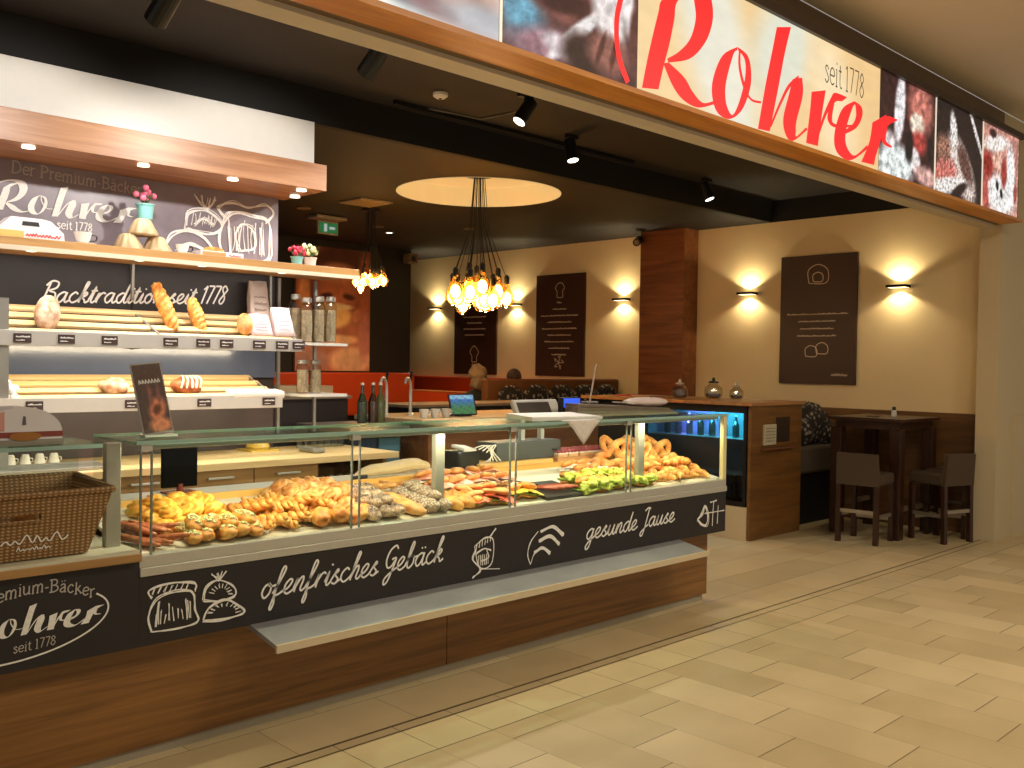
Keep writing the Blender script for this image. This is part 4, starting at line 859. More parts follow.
    b=B(); b.obox((0,0,.006),(.10,.05,.012),bev=.003); bmesh.ops.transform(b.bm,matrix=Matrix.Translation((4.31,3.74,1.272)),verts=b.bm.verts); b.build('card_foot',STEELD,t)
    # stacks of flat grey brown trays on the glass top
    G='flat tray boards stacked on the glass top'
    for k in range(4):
        z0,z1=1.199+.019*k,1.199+.010*k; h0,h1=.017,.009
        o=B().hexa([(4.12,3.66,z0),(4.98-.03*k,3.58,z1),(5.05-.03*k,3.78,z1),(4.16,3.80,z0),(4.12,3.66,z0+h0),(4.98-.03*k,3.58,z1+h1),(5.05-.03*k,3.78,z1+h1),(4.16,3.80,z0+h0)]).build('serving_board',plain('board_greybrown',(122,104,88),.5,noise=.2),None,loc=(4.6,3.75,1.2))
        tag(o,'grey brown serving board on the glass top, %s in the stack'%('lowest','second lowest','second highest','topmost')[k],'board',G)
    t=thing('wrapped_loaf','white wrapped flat loaf with pink printing on the stacked boards','wrapped bread',(4.80,3.70,1.245))
    B().sph((4.80,3.70,1.272),(.19,.09,.030),fn=lambda d,th,ph:1+.05*math.sin(th*5)+.04*math.sin(th*9+2),u=28,v=8).build('wrap',plain('wrap_pinkwhite',(236,214,206),.5,noise=.14,nscale=30),t,True)
    B().obox((4.58,3.70,1.271),(.07,.12,.008),(0,.1,0)).build('wrap_end',PAPER,t)
case_things()
# ================================================================== PASTRIES
CR={'golden':bread('crust_golden',(190,112,40),(226,166,80),(238,196,122)),
'cheese':bread('crust_cheese',(216,140,30),(244,196,82),(250,220,130)),
'pump':bread('crust_pumpkin',(206,150,70),(240,204,130),None,(150,160,104),170),
'pale':bread('crust_pale',(188,118,56),(222,168,98),(236,202,146)),
'poppy':bread('crust_poppy',(150,120,96),(196,164,130),None,(72,68,72),150),
'brown':bread('crust_brown',(132,66,34),(186,104,58),(222,172,130)),
'cros':bread('crust_croissant',(206,120,48),(238,178,94),(246,206,136)),
'loaf':bread('crust_loaf',(158,112,80),(206,178,148),(232,218,200)),
'seedy':bread('crust_seedy',(112,92,76),(160,134,108),None,(206,196,176),120)}
def lump(o,a=.006,f=28,seed=0):
    from mathutils import noise
    for v in o.data.vertices: v.co+=noise.noise_vector(v.co*f+Vector((seed,seed*2,0)))*a
    return o
def kaiser(m,name):
    return lump(B().sph((0,0,0),(.052,.052,.034),u=50,v=16,fn=lambda d,th,ph:1-.26*abs(math.cos(2.5*(th+ph*1.3)))**7*(min(1,ph*1.6) if ph<PI*.6 else 0)).build(name,m,None,True),.004,40)
def oval(m,name,cut=True,L=.075):
    return lump(B().sph((0,0,0),(L,.037,.031),u=36,v=18,fn=lambda d,th,ph:1-(.22*max(0,1-abs(d.y-.5*math.sin(d.x*9))*5) if cut and d.z>.2 else 0)).build(name,m,None,True),.007,30,L*50)
def seeds(o,n,L,W,H,col,nm,sz=.005):
    r=random.Random(n); b=B()
    for k in range(n):
        a=r.uniform(0,6.28); q=math.sqrt(r.random())*.88; x,y=L*q*math.cos(a),W*q*math.sin(a); z=H*math.sqrt(max(0,1-q*q))
        b.sph((x,y,z+.001),(sz*1.4,sz*.75,sz*.5),(r.uniform(-.5,.5),r.uniform(-.5,.5),r.uniform(0,3)),u=6,v=4)
    b.build(nm,plain(nm+'_col',col,.6,noise=.5,nscale=90),o,True); return o
def twist(m,name,L=.11,r=.026,n=16):
    b=B()
    for k in range(2):
        P=[Vector((-L+2*L*i/n,r*.55*math.cos(i*1.1+k*PI),r*.45*math.sin(i*1.1+k*PI))) for i in range(n+1)]
        b.tube(P,[r*.72*max(.25,math.sin(PI*(i+.6)/(n+1.2)))**.6 for i in range(n+1)],9)
    return b.build(name,m,None,True)
def stick(m,name,L=.12,r=.019):
    n=18; P=[Vector((-L+2*L*i/n,.01*math.sin(PI*i/n),0)) for i in range(n+1)]
    return B().tube(P,[r*(max(.2,math.sin(PI*(i+.5)/(n+1)))**.5)*(1+.09*math.sin(i*2.2)) for i in range(n+1)],10).build(name,m,None,True)
def croissant(m,name,R=.055,r=.03):
    n=54; P=[Vector((R*math.cos(a)*1.15,R*math.sin(a)-R*.5,0)) for a in [PI*(-.08+1.16*i/n) for i in range(n+1)]]
    return B().tube(P,[r*(max(.18,math.sin(PI*(i+.4)/(n+.8)))**.8)*(.86+.26*(1-((i/n*7)%1))) for i in range(n+1)],12).build(name,m,None,True)
def pretzel(m,name,s=1.0,r=.014):
    c=[(-.02,-.03),(-.055,.02),(-.05,.065),(0,.035),(.03,-.01),(.075,-.045),(0,-.075),(-.075,-.045),(-.03,-.01),(0,.035),(.05,.065),(.055,.02),(.02,-.03)]
    P=cr_spline([(x*s,y*s,.008*math.sin(i*1.5)) for i,(x,y) in enumerate(c)],4)
    return B().tube(P,[r*s*(.75+.55*math.sin(PI*i/(len(P)-1))) for i in range(len(P))],8).build(name,m,None,True)
def sandwich(name,bm_,fill,leaf,label,grp):
    t=thing(name,label,'sandwich',(0,0,0),grp)
    B().sph((0,0,-.012),(.065,.045,.016),u=18,v=8).build('lower_half',bm_,t,True)
    B().sph((0,0,.0),(.076,.054,.007),u=24,v=6,fn=lambda d,th,ph:1+.13*math.sin(th*7)+.06*math.sin(th*13)).build('lettuce_leaf',leaf,t,True)
    f=B()
    for k in range(3): f.obox((-.03+.03*k,-.008,.009+.003*k),(.050,.112,.006),(.15*(k-1),.1,.3*k),bev=.002)
    f.build('filling_slices',fill,t)
    if name=='salad_sandwich':
        b=B()
        for k in range(7):
            b.sph((-.05+.017*k,-.028+.012*(k%2),.016+.008*(k%3)),(.026,.03,.016),(.5,.3*(k%3-1),k),u=20,v=7,fn=lambda d,th,ph:1+.22*math.sin(th*6+ph*2)+.1*math.sin(th*11))
        b.build('lettuce_ruffles',LEAF2,t,True)
    B().sph((0,.010 if name!='salad_sandwich' else .026,.028),(.060,.038 if name!='salad_sandwich' else .026,.018),(-.35,0,0),u=18,v=10,fn=lambda d,th,ph:1+.03*math.sin(th*4)).build('upper_half',bm_,t,True)
    return t
protos={}
def place(o,x,y,dz,rz,s=1.0,rx=0,ry=0,label=None,first=set()):
    if o.name in first: o=copy_tree(o)
    else: first.add(o.name)
    o.location=(x,y,zt(y)+dz); o.rotation_euler=(rx+.19+random.uniform(-.28,.28),ry+random.uniform(-.25,.25),rz); o.scale=(s,s,s)
    return o
LEAF=plain('lettuce_green',(124,160,52),.45,noise=.45,nscale=40,bump=.6); LEAF2=plain('lettuce_yellowgreen',(180,190,78),.45,noise=.45,nscale=40,bump=.5)
SAL=plain('salami_red',(206,96,66),.4,noise=.25,nscale=50); EGG=plain('egg_cheese_yellow',(244,206,84),.4,noise=.2,nscale=30); HAM=plain('ham_pink',(232,170,150),.45,noise=.1); CUR=plain('white_curd',(244,238,226),.6,noise=.05)
def pastries():
    r=random.Random(11)
    def pile(proto,x0,x1,y0,y1,nx,ny,h,lab,cat,grp,rz=(0,6.28),layers=1,sc=(.9,1.1),rx=0):
        if not isinstance(proto,list): proto=[proto]
        for p in proto:
            p['label']=lab; p['category']=cat; p['group']=grp
        n=0
        for l in range(layers):
            for i in range(nx-(l>0)):
                for j in range(ny-(l>0)):
                    x=x0+(x1-x0)*((i+.5*(l>0)+.5)/nx)+r.uniform(-.008,.008); y=y0+(y1-y0)*((j+.5*(l>0)+.5)/ny)+r.uniform(-.008,.008)
                    place(proto[n%len(proto)],x,y,h+l*h*1.25+r.uniform(0,.006),r.uniform(*rz),r.uniform(*sc),rx); n+=1
    pile(stick(CR['brown'],'salt_stick'),1.49,1.64,3.46,3.72,5,2,.020,'reddish brown salt stick piled in the left corner of the case','salt stick','brown salt sticks in the left corner of the case',rz=(2.0,2.4),layers=2,sc=(.7,.8))
    pile(kaiser(CR['cheese'],'cheese_roll'),1.60,1.94,3.58,3.86,4,4,.030,'golden orange cheese topped roll at the left end of the case','roll','cheese topped rolls at the left end of the case',layers=2)
    pile(seeds(oval(CR['golden'],'pumpkin_seed_roll',False,.062),60,.062,.037,.031,(188,196,140),'pumpkin_seeds',.006),1.66,2.00,3.455,3.58,5,2,.028,'roll covered in green pumpkin seeds at the left front of the case','roll','pumpkin seed rolls at the left front of the case',rz=(1.0,1.9),layers=2,sc=(.85,1))
    pile(twist(CR['golden'],'twisted_stick'),1.98,2.36,3.47,3.82,7,2,.027,'long golden twisted bread stick lying diagonally in the case','bread stick','twisted golden sticks in the case',rz=(1.9,2.2),layers=2,sc=(.85,1))
    pile(kaiser(CR['pale'],'kaiser_roll'),2.22,2.60,3.60,3.90,5,4,.03,'pale kaiser roll in the heap right of the twisted golden sticks','roll','pale kaiser rolls',layers=2,sc=(.95,1.15))
    pile(oval(CR['golden'],'crusty_roll'),2.26,2.52,3.455,3.56,3,1,.034,'large golden crusty roll at the front glass','roll','large crusty rolls at the front glass',rz=(.2,.8),sc=(1.1,1.25))
    pile(seeds(oval(CR['poppy'],'poppy_seed_roll',True,.06),50,.06,.037,.031,(92,86,88),'poppy_seeds',.004),2.50,2.72,3.46,3.78,3,4,.03,'oval roll sprinkled with grey poppy seeds behind the pane joint','roll','poppy seed rolls',rz=(1.6,2.2),layers=2)
    pile(oval(CR['pale'],'milk_roll',True,.085),2.73,2.84,3.46,3.70,1,2,.03,'long pale milk roll standing diagonally between poppy seed rolls','roll','long pale milk rolls',rz=(1.7,2.2),layers=2)
    pile(oval(CR['seedy'],'grain_roll',False,.06),2.84,3.00,3.46,3.74,2,4,.03,'greyish multigrain roll left of the second support post','roll','multigrain rolls',rz=(1.5,2.2),layers=2)
    pile(stick(CR['pale'],'pale_stick'),2.62,3.0,3.72,3.90,6,1,.03,'slim yellow bread stick at the back of the tray','bread stick','slim yellow sticks at the back',rz=(1.5,1.9),layers=2,sc=(.8,.9))
    pile(oval(CR['golden'],'walnut_roll',True,.055),3.0,3.22,3.46,3.62,3,2,.028,'small brown walnut roll right of the second support post','roll','small walnut rolls',rz=(1.4,2.2))
    # sandwiches
    S1=sandwich('salami_sandwich',CR['pale'],SAL,LEAF2,'filled roll with red salami slices and lettuce behind the front glass','salami sandwiches')
    S2=sandwich('cheese_sandwich',CR['golden'],EGG,LEAF,'filled roll with yellow egg and cheese slices behind the front glass','egg and cheese sandwiches')
    S3=sandwich('ham_sandwich',CR['pale'],HAM,CUR,'filled roll with pink ham and white cream behind the salami rolls','ham sandwiches')
    S4=sandwich('salad_sandwich',CR['golden'],LEAF2,LEAF,'open sandwich heaped with bright green lettuce in front of the wooden board','lettuce sandwiches')
    S5=sandwich('curd_sandwich',CR['cros'],CUR,CUR,'sandwich with white curd filling near the pretzels','white curd sandwiches')
    def row(p,x0,x1,y0,y1,nx,ny,h=.03,sc=1.0,rz=(-.4,.6)):
        for i in range(nx):
            for j in range(ny): place(p,x0+(x1-x0)*(i+.5)/nx+r.uniform(-.01,.01),y0+(y1-y0)*(j+.5)/ny,h,r.uniform(*rz),sc*r.uniform(.92,1.08))
    row(S1,3.14,3.42,3.46,3.66,3,2); row(S3,3.10,3.66,3.68,3.92,5,2,.032); row(S2,3.44,3.64,3.46,3.62,2,1)
    row(S4,3.97,4.42,3.455,3.68,5,2,.03,1.05); row(S4,4.42,4.62,3.46,3.54,2,1,.028,.8); row(S5,4.18,4.55,3.70,3.86,3,2,.032,1.0)
    pile(croissant(CR['cros'],'croissant'),4.48,5.20,3.56,3.82,7,3,.03,'golden croissant heaped around the third support post','croissant','golden croissants at the right end of the case',layers=2,sc=(.85,1.0))
    pile(croissant(CR['golden'],'small_croissant'),4.62,5.16,3.46,3.56,6,1,.026,'small croissant in the front row at the right end of the case','croissant','small croissants at the right front',layers=2,sc=(.8,.9))
    q=pretzel(CR['cros'],'pretzel',1.3,.017)
    for k,(x,y,dz,a,rx) in enumerate(((4.66,3.84,.10,-.6,.75),(4.90,3.84,.11,-.7,.85),(5.08,3.80,.09,-.5,.7),(4.78,3.76,.10,-.9,.6))):
        o=place(q,x,y,dz,a,1.0,rx); tag(o,'big golden pretzel leaning on top of the croissant heap','pretzel','big pretzels on the croissant heap')
    # dark tray with sausages sticks and tongs
    t=thing('black_tray','sloping black plastic tray between the lettuce sandwiches and the egg rolls','tray',(3.8,3.6,zt(3.6)))
    B().hexa([(3.66,3.46,zt(3.46)+.001),(3.95,3.46,zt(3.46)+.001),(3.95,3.70,zt(3.7)+.001),(3.66,3.70,zt(3.7)+.001),(3.66,3.46,zt(3.46)+.018),(3.95,3.46,zt(3.46)+.018),(3.95,3.70,zt(3.7)+.018),(3.66,3.70,zt(3.7)+.018)]).build('tray_body',plain('tray_black',(52,50,48),.35,noise=.1),t)
    for k in range(4):
        o=B().tube(cr_spline([(-.09,0,0),(0,.01,.004),(.09,0,0)],5),[.006]+[.010]*9+[.006],8).build('sausage_stick',plain('sausage_red',(150,62,30),.3,noise=.2,spec=.7),None,True); o.location=(3.72+.055*k,3.56,zt(3.56)+.03); o.rotation_euler=(.2,0,2.3)
        tag(o,'thin reddish smoked sausage on the sloping black tray','sausage','thin sausages on the black tray')
    t=thing('serving_tongs','dark steel serving tongs resting at the egg rolls','tongs',(3.55,3.62,zt(3.62)+.05))
    for s in (-1,1): B().tube(cr_spline([(3.48,3.72,zt(3.72)+.06),(3.56,3.64+.012*s,zt(3.64)+.064),(3.66,3.55+.02*s,zt(3.55)+.06)],5),.004,6).build('tong_arm',plain('tongs_dark',(60,48,40),.3,metal=.6),t)
    # rear wooden riser with cake slices
    t=thing('wooden_riser','low beech riser carrying pink cake slices behind the lettuce sandwiches','riser',(4.4,4.05,.9))
    B().box(4.30,4.95,3.98,4.20,.898,.925,bev=.003).build('riser_top',wood('riser_wood',(188,128,82),(214,160,108),'X'),t)
    B().box(4.32,4.34,3.99,4.19,.8975,.90).box(4.9,4.92,3.99,4.19,.8975,.90).build('riser_foot',WHITE,t)
    base=thing('cake_slice','pink berry topped cake slice on the low beech riser','cake',(0,0,0),'berry cake slices on the riser')
    B().box(-.04,.04,-.04,.04,0,.018,bev=.002).build('sponge',plain('sponge',(224,180,130),.7,noise=.2,nscale=60),base)
    B().box(-.04,.04,-.04,.04,.018,.026,bev=.002).build('cream_layer',CUR,base)
    b=B()
    for i in range(9): b.sph((-.027+.027*(i%3),-.027+.027*(i//3),.03),.012,u=8,v=5)
    b.build('berries',plain('berries',(168,58,62),.3,noise=.4,nscale=60,spec=.7),base,True)
    for k in range(12):
        o=base if k==0 else copy_tree(base); o.location=(4.36+.098*(k%6),4.03+.11*(k//6),.926); o.rotation_euler=(0,0,r.uniform(-.2,.2))
pastries()
# ================================================================== BREAD AND DECORATION ON THE SHELVES
def shelf_things():
    zt1=2.119
    def on(zf,y,zb): return zf
    o=B().sph((0,0,0),(.068,.05,.115),u=20,v=14).build('round_loaf',CR['loaf'],None,True,); o.location=(1.835,5.50,1.735); o.rotation_euler=(-.45,.35,0); tag(o,'pale floury oval loaf standing upright at the left of the upper bread shelf','loaf')
    for x,h,lab in ((2.53,.155,'long glossy braided loaf standing beside the cursive slogan'),(2.73,.11,'shorter golden braided loaf right of the tall braided one')):
        n=20; b=B()
        for k in range(3):
            P=[Vector((.020*math.cos(i*.75+k*2.09),.020*math.sin(i*.75+k*2.09),-h+2*h*i/n)) for i in range(n+1)]
            b.tube(P,[.028*max(.3,math.sin(PI*(i+.7)/(n+1.4)))**.6 for i in range(n+1)],9)
        o=b.build('braided_loaf',CR['golden'],None,True); o.location=(x,5.57,1.66+h*.93); o.rotation_euler=(-.32,-.28 if h>.12 else -.2,0); tag(o,lab,'loaf')
    o=B().sph((0,0,0),(.055,.035,.075),u=18,v=12).build('white_loaf',CR['pale'],None,True); o.location=(3.0,5.47,1.72); o.rotation_euler=(-.3,.2,0); tag(o,'pale yellow cut loaf left of the pink printed bags','loaf')
    def bag(x,y,z,w,h,col,lab,nm,lean=-.25,rz=0,d=.07):
        t=thing(nm,lab,'paper bag',(x,y,z)); t['_o']=(0,0,0)
        b=B(); b.hexa([(-w/2,-d/2,0),(w/2,-d/2,0),(w/2,d/2,0),(-w/2,d/2,0),(-w/2*.9,-d*.12,h),(w/2*.9,-d*.12,h),(w/2*.9,d*.12,h),(-w/2*.9,d*.12,h)])
        bmesh.ops.subdivide_edges(b.bm,edges=b.bm.edges,cuts=4,use_grid_fill=True)
        from mathutils import noise
        for v in b.bm.verts: v.co+=noise.noise_vector(v.co*22+Vector((x,0,0)))*.007
        o=b.build('bag_body',plain(nm+'_paper',col,.6,noise=.06,nscale=30),t,True); 
        b=B(); fr=lambda u,v,w_:(u,-d/2*(1-v/h)-d*.12*(v/h)-w_,v)
        for k in range(4): squig(b,-w*.32,w*.32,h*(.2+.14*k),.014,fr,.004,int(x*50)+k,.006)
        b.build('bag_print',plain('print_pink',(206,104,120),.6,noise=.1) if col[0]>205 else plain('print_brown',(96,72,60),.6,noise=.1),t)
        t.rotation_euler=(lean,0,rz)
    bag(3.11,5.47,1.645,.15,.15,(214,190,190),'short white bag with pink printing in front of the flour bag','printed_bag')
    bag(3.27,5.46,1.645,.14,.20,(212,188,192),'tall white bag with pink printing at the right end of the upper bread shelf','printed_bag')
    bag(3.22,5.68,1.72,.15,.30,(158,140,128),'tall brown grey flour bag leaning on the slogan chalkboard','flour_bag',-.1,.1)
    for x,lab,s,m in ((2.20,'small floury brown loaf on the lower bread shelf left of the promotion card',.9,CR['loaf']),(2.635,'large round crusty loaf with cracked top on the lower bread shelf',1.0,CR['brown'])):
        o=B().sph((0,0,0),(.10*s,.075*s,.055*s),u=24,v=12,fn=lambda d,th,ph:1+.05*math.sin(th*3+ph*4)+.04*math.sin(th*5)).build('round_loaf',m,None,True); o.location=(x,5.50,1.335); o.rotation_euler=(.35,0,.2); tag(o,lab,'loaf')
        big=o
    b=B()
    for k in range(5): b.tube(cr_spline([(2.635-.07+.03*k,5.405+.01*abs(k-2),1.325),(2.635-.05+.028*k,5.44,1.375),(2.635-.03+.022*k,5.50,1.395)],4),.006,6)
    c=b.build('flour_ridges',plain('flour_pale',(226,206,184),.8,noise=.2)); bpy.context.view_layer.update(); c.parent=big; c.matrix_parent_inverse=big.matrix_world.inverted()
    o=tag(B().obox((3.04,5.40,1.285),(.36,.12,.05),(.1,0,0),bev=.018).build('folded_cloth',plain('white_cloth',(230,224,216),.9,noise=.06,nscale=40,bump=.4),None,loc=(3.04,5.40,1.26)),'folded white cloth at the right end of the lower bread shelf','cloth')
    b=B()
    for k in range(16): b.sph((1.63+.03*random.uniform(-1,1),5.42+random.uniform(-.03,.03),1.30+random.uniform(-.03,.06)),.022,u=8,v=6)
    tag(b.build('white_napkin_bundle',PAPER,None,True,loc=(1.63,5.42,1.27)),'crumpled white napkin bundle at the left end of the lower bread shelf','napkin')
    # upper shelf
    t=thing('handle_carton','white cake carton with carry handle and red lettering on the upper shelf','carton',(1.73,5.52,zt1))
    fr=lambda u,v,w:(1.74+u,5.46+w,zt1+v)
    B().prism([(-.18,0),(.17,0),(.165,.05),(.10,.11),(.05,.118),(-.10,.118),(-.17,.05)],fr,.13).build('carton_body',plain('carton_white',(226,220,222),.6,noise=.03),t)
    B().prism([(-.05,.075),(.04,.075),(.035,.098),(-.045,.098)],lambda u,v,w:(1.74+u,5.458+w,zt1+v),.003).build('handle_slot',BLACK,t)
    B().prism([(-.175,.012),(-.04,.012),(-.04,.045),(-.17,.045)],lambda u,v,w:(1.74+u,5.456+w,zt1+v),.004).build('orange_band',plain('band_orange',(226,176,96),.6),t)
    b=B(); squig(b,-.03,.15,.02,.018,lambda u,v,w:(1.74+u,5.457-w,zt1+v),.006,3); b.build('red_writing',plain('print_red',(206,52,62),.6),t)
    def cup(x,y,s,lab):
        t=thing('coffee_cup',lab,'cup',(x,y,zt1))
        B().lathe([(.02*s,.012),(.035*s,.03*s),(.048*s,.075*s),(.044*s,.075*s),(.03*s,.03*s),(.01,.02)],(x,y,zt1),20).build('cup_body',WHITE,t)
        B().lathe([(.03*s,0),(.07*s,.010),(.072*s,.013),(.03*s,.008)],(x,y,zt1),20).build('saucer',WHITE,t)
        B().tube(cr_spline([(x+.04*s,y,zt1+.065*s),(x+.075*s,y,zt1+.06*s),(x+.07*s,y,zt1+.035*s),(x+.036*s,y,zt1+.03*s)],4),.004,6).build('cup_handle',BLACK,t)
    cup(2.02,5.5,1.0,'white cup with dark handle on the upper shelf right of the carton'); cup(2.60,5.5,.85,'small white cup on the upper shelf right of the cake moulds')
    def mould(x,y,z,lab):
        o=B().lathe([(.086,0),(.084,.012),(.060,.055),(.044,.09),(.030,.098),(.018,.09)],(0,0,0),40,fn=lambda a,zz:1+(.07*math.sin(a*10) if zz>.005 else 0)).build('cake_mould',wood('mould_wood',(176,150,112),(206,182,142),'Z'),None,True); o.location=(x,y,z); tag(o,lab,'cake mould')
    mould(2.285,5.53,zt1,'left one of the two fluted cake moulds standing on the shelf board'); mould(2.455,5.53,zt1,'right one of the two fluted cake moulds standing on the shelf board'); mould(2.37,5.53,zt1+.096,'fluted cake mould balanced on top of the two lower ones')
    def pot(x,y,z,pc,fl,lab,s=1.0,seed=1,h=.08):
        t=thing('flower_pot',lab,'flower pot',(x,y,z)); rr=random.Random(seed)
        B().lathe([(.036*s,0),(.045*s,h*.9*s),(.050*s,h*.92*s),(.050*s,h*s),(.042*s,h*s),(.036*s,h*.8*s)],(x,y,z),20).build('pot',pc,t)
        b=B(); g=B()
        for k in range(11):
            a=rr.uniform(0,6.28); q=rr.uniform(0,.06)*s; zz=z+h*s+rr.uniform(.02,.09)*s
            b.sph((x+q*math.cos(a),y+q*math.sin(a),zz),.017*s,u=10,v=6,fn=lambda d,th,ph:1+.2*math.sin(th*5))
            g.tube([(x,y,z+h*s*.8),(x+q*math.cos(a)*.7,y+q*math.sin(a)*.7,zz-.01)],.002,4)
        for k in range(9):
            a=rr.uniform(0,6.28); q=rr.uniform(.03,.07)*s; g.tube(cr_spline([(x,y,z+h*s),(x+q*.6*math.cos(a),y+q*.6*math.sin(a),z+(h+.03)*s),(x+q*math.cos(a),y+q*math.sin(a),z+(h+.02+rr.uniform(0,.07))*s)],3),[.002,.006,.007,.006,.005,.003,.001],5,flat=.3)
        b.build('blossoms',fl,t,True); g.build('leaves',plain('leaf_green',(92,116,64),.6,noise=.3,nscale=50),t)
    TEAL=plain('teal_pot',(126,186,182),.4,noise=.05); PK=plain('pink_petals',(224,110,140),.6,noise=.25,nscale=60); RD=plain('red_petals',(214,52,84),.6,noise=.25,nscale=60); YW=plain('cream_petals',(214,216,160),.6,noise=.25,nscale=60)
    pot(2.385,5.53,zt1+.192,TEAL,PK,'teal pot of pink flowers on top of the cake moulds',1.1,1)
    pot(3.40,5.52,zt1,TEAL,RD,'teal pot with red flowers at the right part of the upper shelf',.85,2,.075); pot(3.50,5.52,zt1,plain('pale_pot',(226,204,196),.4,noise=.05),YW,'white pink pot with cream flowers beside the red flower pot',.95,3,.07)
    t=thing('bread_gift_box','open white carton with orange red print on the upper shelf near the right sketch','gift box',(2.82,5.5,zt1))
    B().box(2.68,2.96,5.42,5.56,zt1,zt1+.035,bev=.003).build('box_body',plain('carton_white',(226,220,222),.6,noise=.03),t); B().box(2.69,2.84,5.416,5.42,zt1+.008,zt1+.03).build('orange_band',plain('band_orange2',(214,140,90),.6),t)
    b=B(); squig(b,2.86,2.95,zt1+.01,.014,FY(5.419),.004,6); b.build('red_writing',plain('print_red',(206,52,62),.6),t)
    B().sph((2.80,5.50,zt1+.045),(.07,.035,.025),fn=lambda d,th,ph:1).build('sweet_bread',CR['golden'],t,True)
shelf_things()
# ================================================================== RIGHT HAND UNIT WITH FRIDGE
def right_unit():
    t=thing('corner_bar_unit','walnut corner bar unit with built in wine fridge left of the high table','bar unit',(7.6,5.0,0))
    B().box(7.62,8.03,4.45,6.3,0,1.15).box(7.24,7.62,5.60,6.3,0,1.15).box(7.24,7.62,4.45,5.6,0,.285).build('carcass',plain('carcass_dark',(26,22,20),.5,noise=.1),t)
    B().box(7.212,8.07,4.42,4.45,0,1.165,bev=.002).build('end_panel',wood('unit_wood',(98,66,30),(132,90,44),'X'),t)
    B().box(7.205,7.24,4.45,6.3,0,.285).build('plinth_panel',plain('plinth_cream',(204,186,150),.5,noise=.04),t)
    B().box(7.18,8.10,4.40,6.35,1.165,1.195,bev=.003).build('worktop',wood('unit_top_wood',(140,96,54),(178,128,78),'X'),t)
    f=B().box(7.215,7.24,4.47,4.50,.29,1.16).box(7.215,7.24,5.55,5.60,.29,1.16).box(7.215,7.24,4.5,5.55,.29,.33).box(7.215,7.24,4.5,5.55,1.10,1.16).build('fridge_frame',BLACK,t)
    # fridge inside: blue lit shelves
    B().box(7.60,7.615,4.47,5.59,.30,1.14).box(7.24,7.6,4.455,4.47,.30,1.14).box(7.24,7.6,5.58,5.595,.30,1.14).box(7.24,7.6,4.47,5.58,1.125,1.14).build('fridge_lining',plain('fridge_lining',(150,160,166),.4,noise=.05),f)
    for z in (.55,.86): B().box(7.27,7.58,4.48,5.57,z,z+.008).build('fridge_shelf',STEEL,f)
    B().box(7.26,7.275,4.6,5.5,1.105,1.12).build('fridge_led',emis('fridge_cyan',(60,200,220),2.0),f)
    lamp('AREA','fridge_light',(7.30,4.85,1.10),8,(.10,.80,1.0),target=(7.5,4.85,.9),parent=f,shape='RECTANGLE',size=.6,size_y=.02)
    lamp('SPOT','fridge_light_violet',(7.30,5.22,1.08),34,(.22,.16,1.0),target=(7.55,5.22,.9),parent=f,spot_size=1.6,spot_blend=.7,shadow_soft_size=.03)
    B().box(7.228,7.231,4.5,5.55,.33,1.10).build('fridge_glass',glassm('fridge_glass',(200,212,220),.8,.02,.03,.3),f)
    B().box(7.40,7.60,4.405,4.42,.82,1.0).build('notice_sheet',plain('notice_paper',(196,186,160),.7,noise=.05),t)
    b=B(); 
    for k in range(5): squig(b,7.42,7.58,.85+.028*k,.01,FY(4.404),.003,k)
    b.build('notice_writing',plain('ink',(96,88,76),.7),t)
    B().box(7.62,7.84,4.41,4.42,.84,1.06).build('vent_grille',plain('grille_dark',(48,34,24),.5,noise=.1),t)
    B().box(7.36,7.88,4.38,4.42,.78,.79).build('small_ledge',plain('ledge_reddish',(122,74,50),.5,noise=.1),t)
    G='bottles in the wine fridge'
    for k in range(8):
        y=4.58+.125*k
        for z in (.335,.868):
            if z>.8: h=.20
            else: h=.20
            q=thing('wine_bottle','dark bottle standing on the %s shelf behind the fridge glass'%('upper' if z>.8 else 'lower'),'bottle',(7.42,y,z-(.004 if z<.5 else 0)),'bottles on the %s fridge shelf'%('upper' if z>.8 else 'lower'))
            B().lathe([(.030,0),(.032,.02),(.032,.11),(.013,.15),(.012,h-.01)],(7.42,y,z),12).build('bottle_body',plain('fridge_bottle',(40,50,44),.15,noise=.1,spec=.8),q)
            B().lathe([(.014,h-.012),(.014,h),(.008,h+.002)],(7.42,y,z),10).build('cap',STEEL,q)
    # glass dispensers on top
    for x,y,r,lab in ((7.5,5.38,.075,'round clear glass jar with dark contents on the bar unit, nearest the column'),(7.72,5.15,.085,'tall clear glass dispenser with dark lid on the bar unit, middle of three'),(7.85,4.98,.065,'small clear glass jar on the bar unit, rightmost of three')):
        t=thing('glass_jar',lab,'jar',(x,y,1.196))
        h=r*1.9
        B().lathe([(r*.7,0),(r,h*.15),(r,h*.6),(r*.5,h*.85),(r*.5,h*.95)],(x,y,1.196),20).build('jar_body',glassm('jar_clear',(236,232,222),.95,.10),t)
        B().lathe([(r*.55,.01),(r*.8,h*.15),(r*.78,h*.3)],(x,y,1.196),14).build('contents',plain('jar_contents',(92,64,44),.7,noise=.5,nscale=50),t)
        B().lathe([(r*.56,h*.93),(r*.58,h),(r*.2,h+.01),(r*.14,h+.035),(.004,h+.04)],(x,y,1.196),18).build('lid',BLACK if r>.08 else STEEL,t)
    for k,(y,c) in enumerate(((5.75,(190,150,120)),(5.95,(160,60,50)))):
        o=B().obox((7.5,y,1.204),(.28,.2,.012+.004*k),(0,0,.1*k),bev=.002).build('menu_folder',plain('menu_%d'%k,c,.5,noise=.1),None,loc=(7.5,y,1.2)); tag(o,('pale brown','dark red')[k]+' flat menu folder lying on the corner bar unit','menu')
    # service counter linking island and unit
    t=thing('rear_cupboard','dark open rear cupboard with panels behind the pretzel end of the case','cupboard',(6.3,6.6,0))
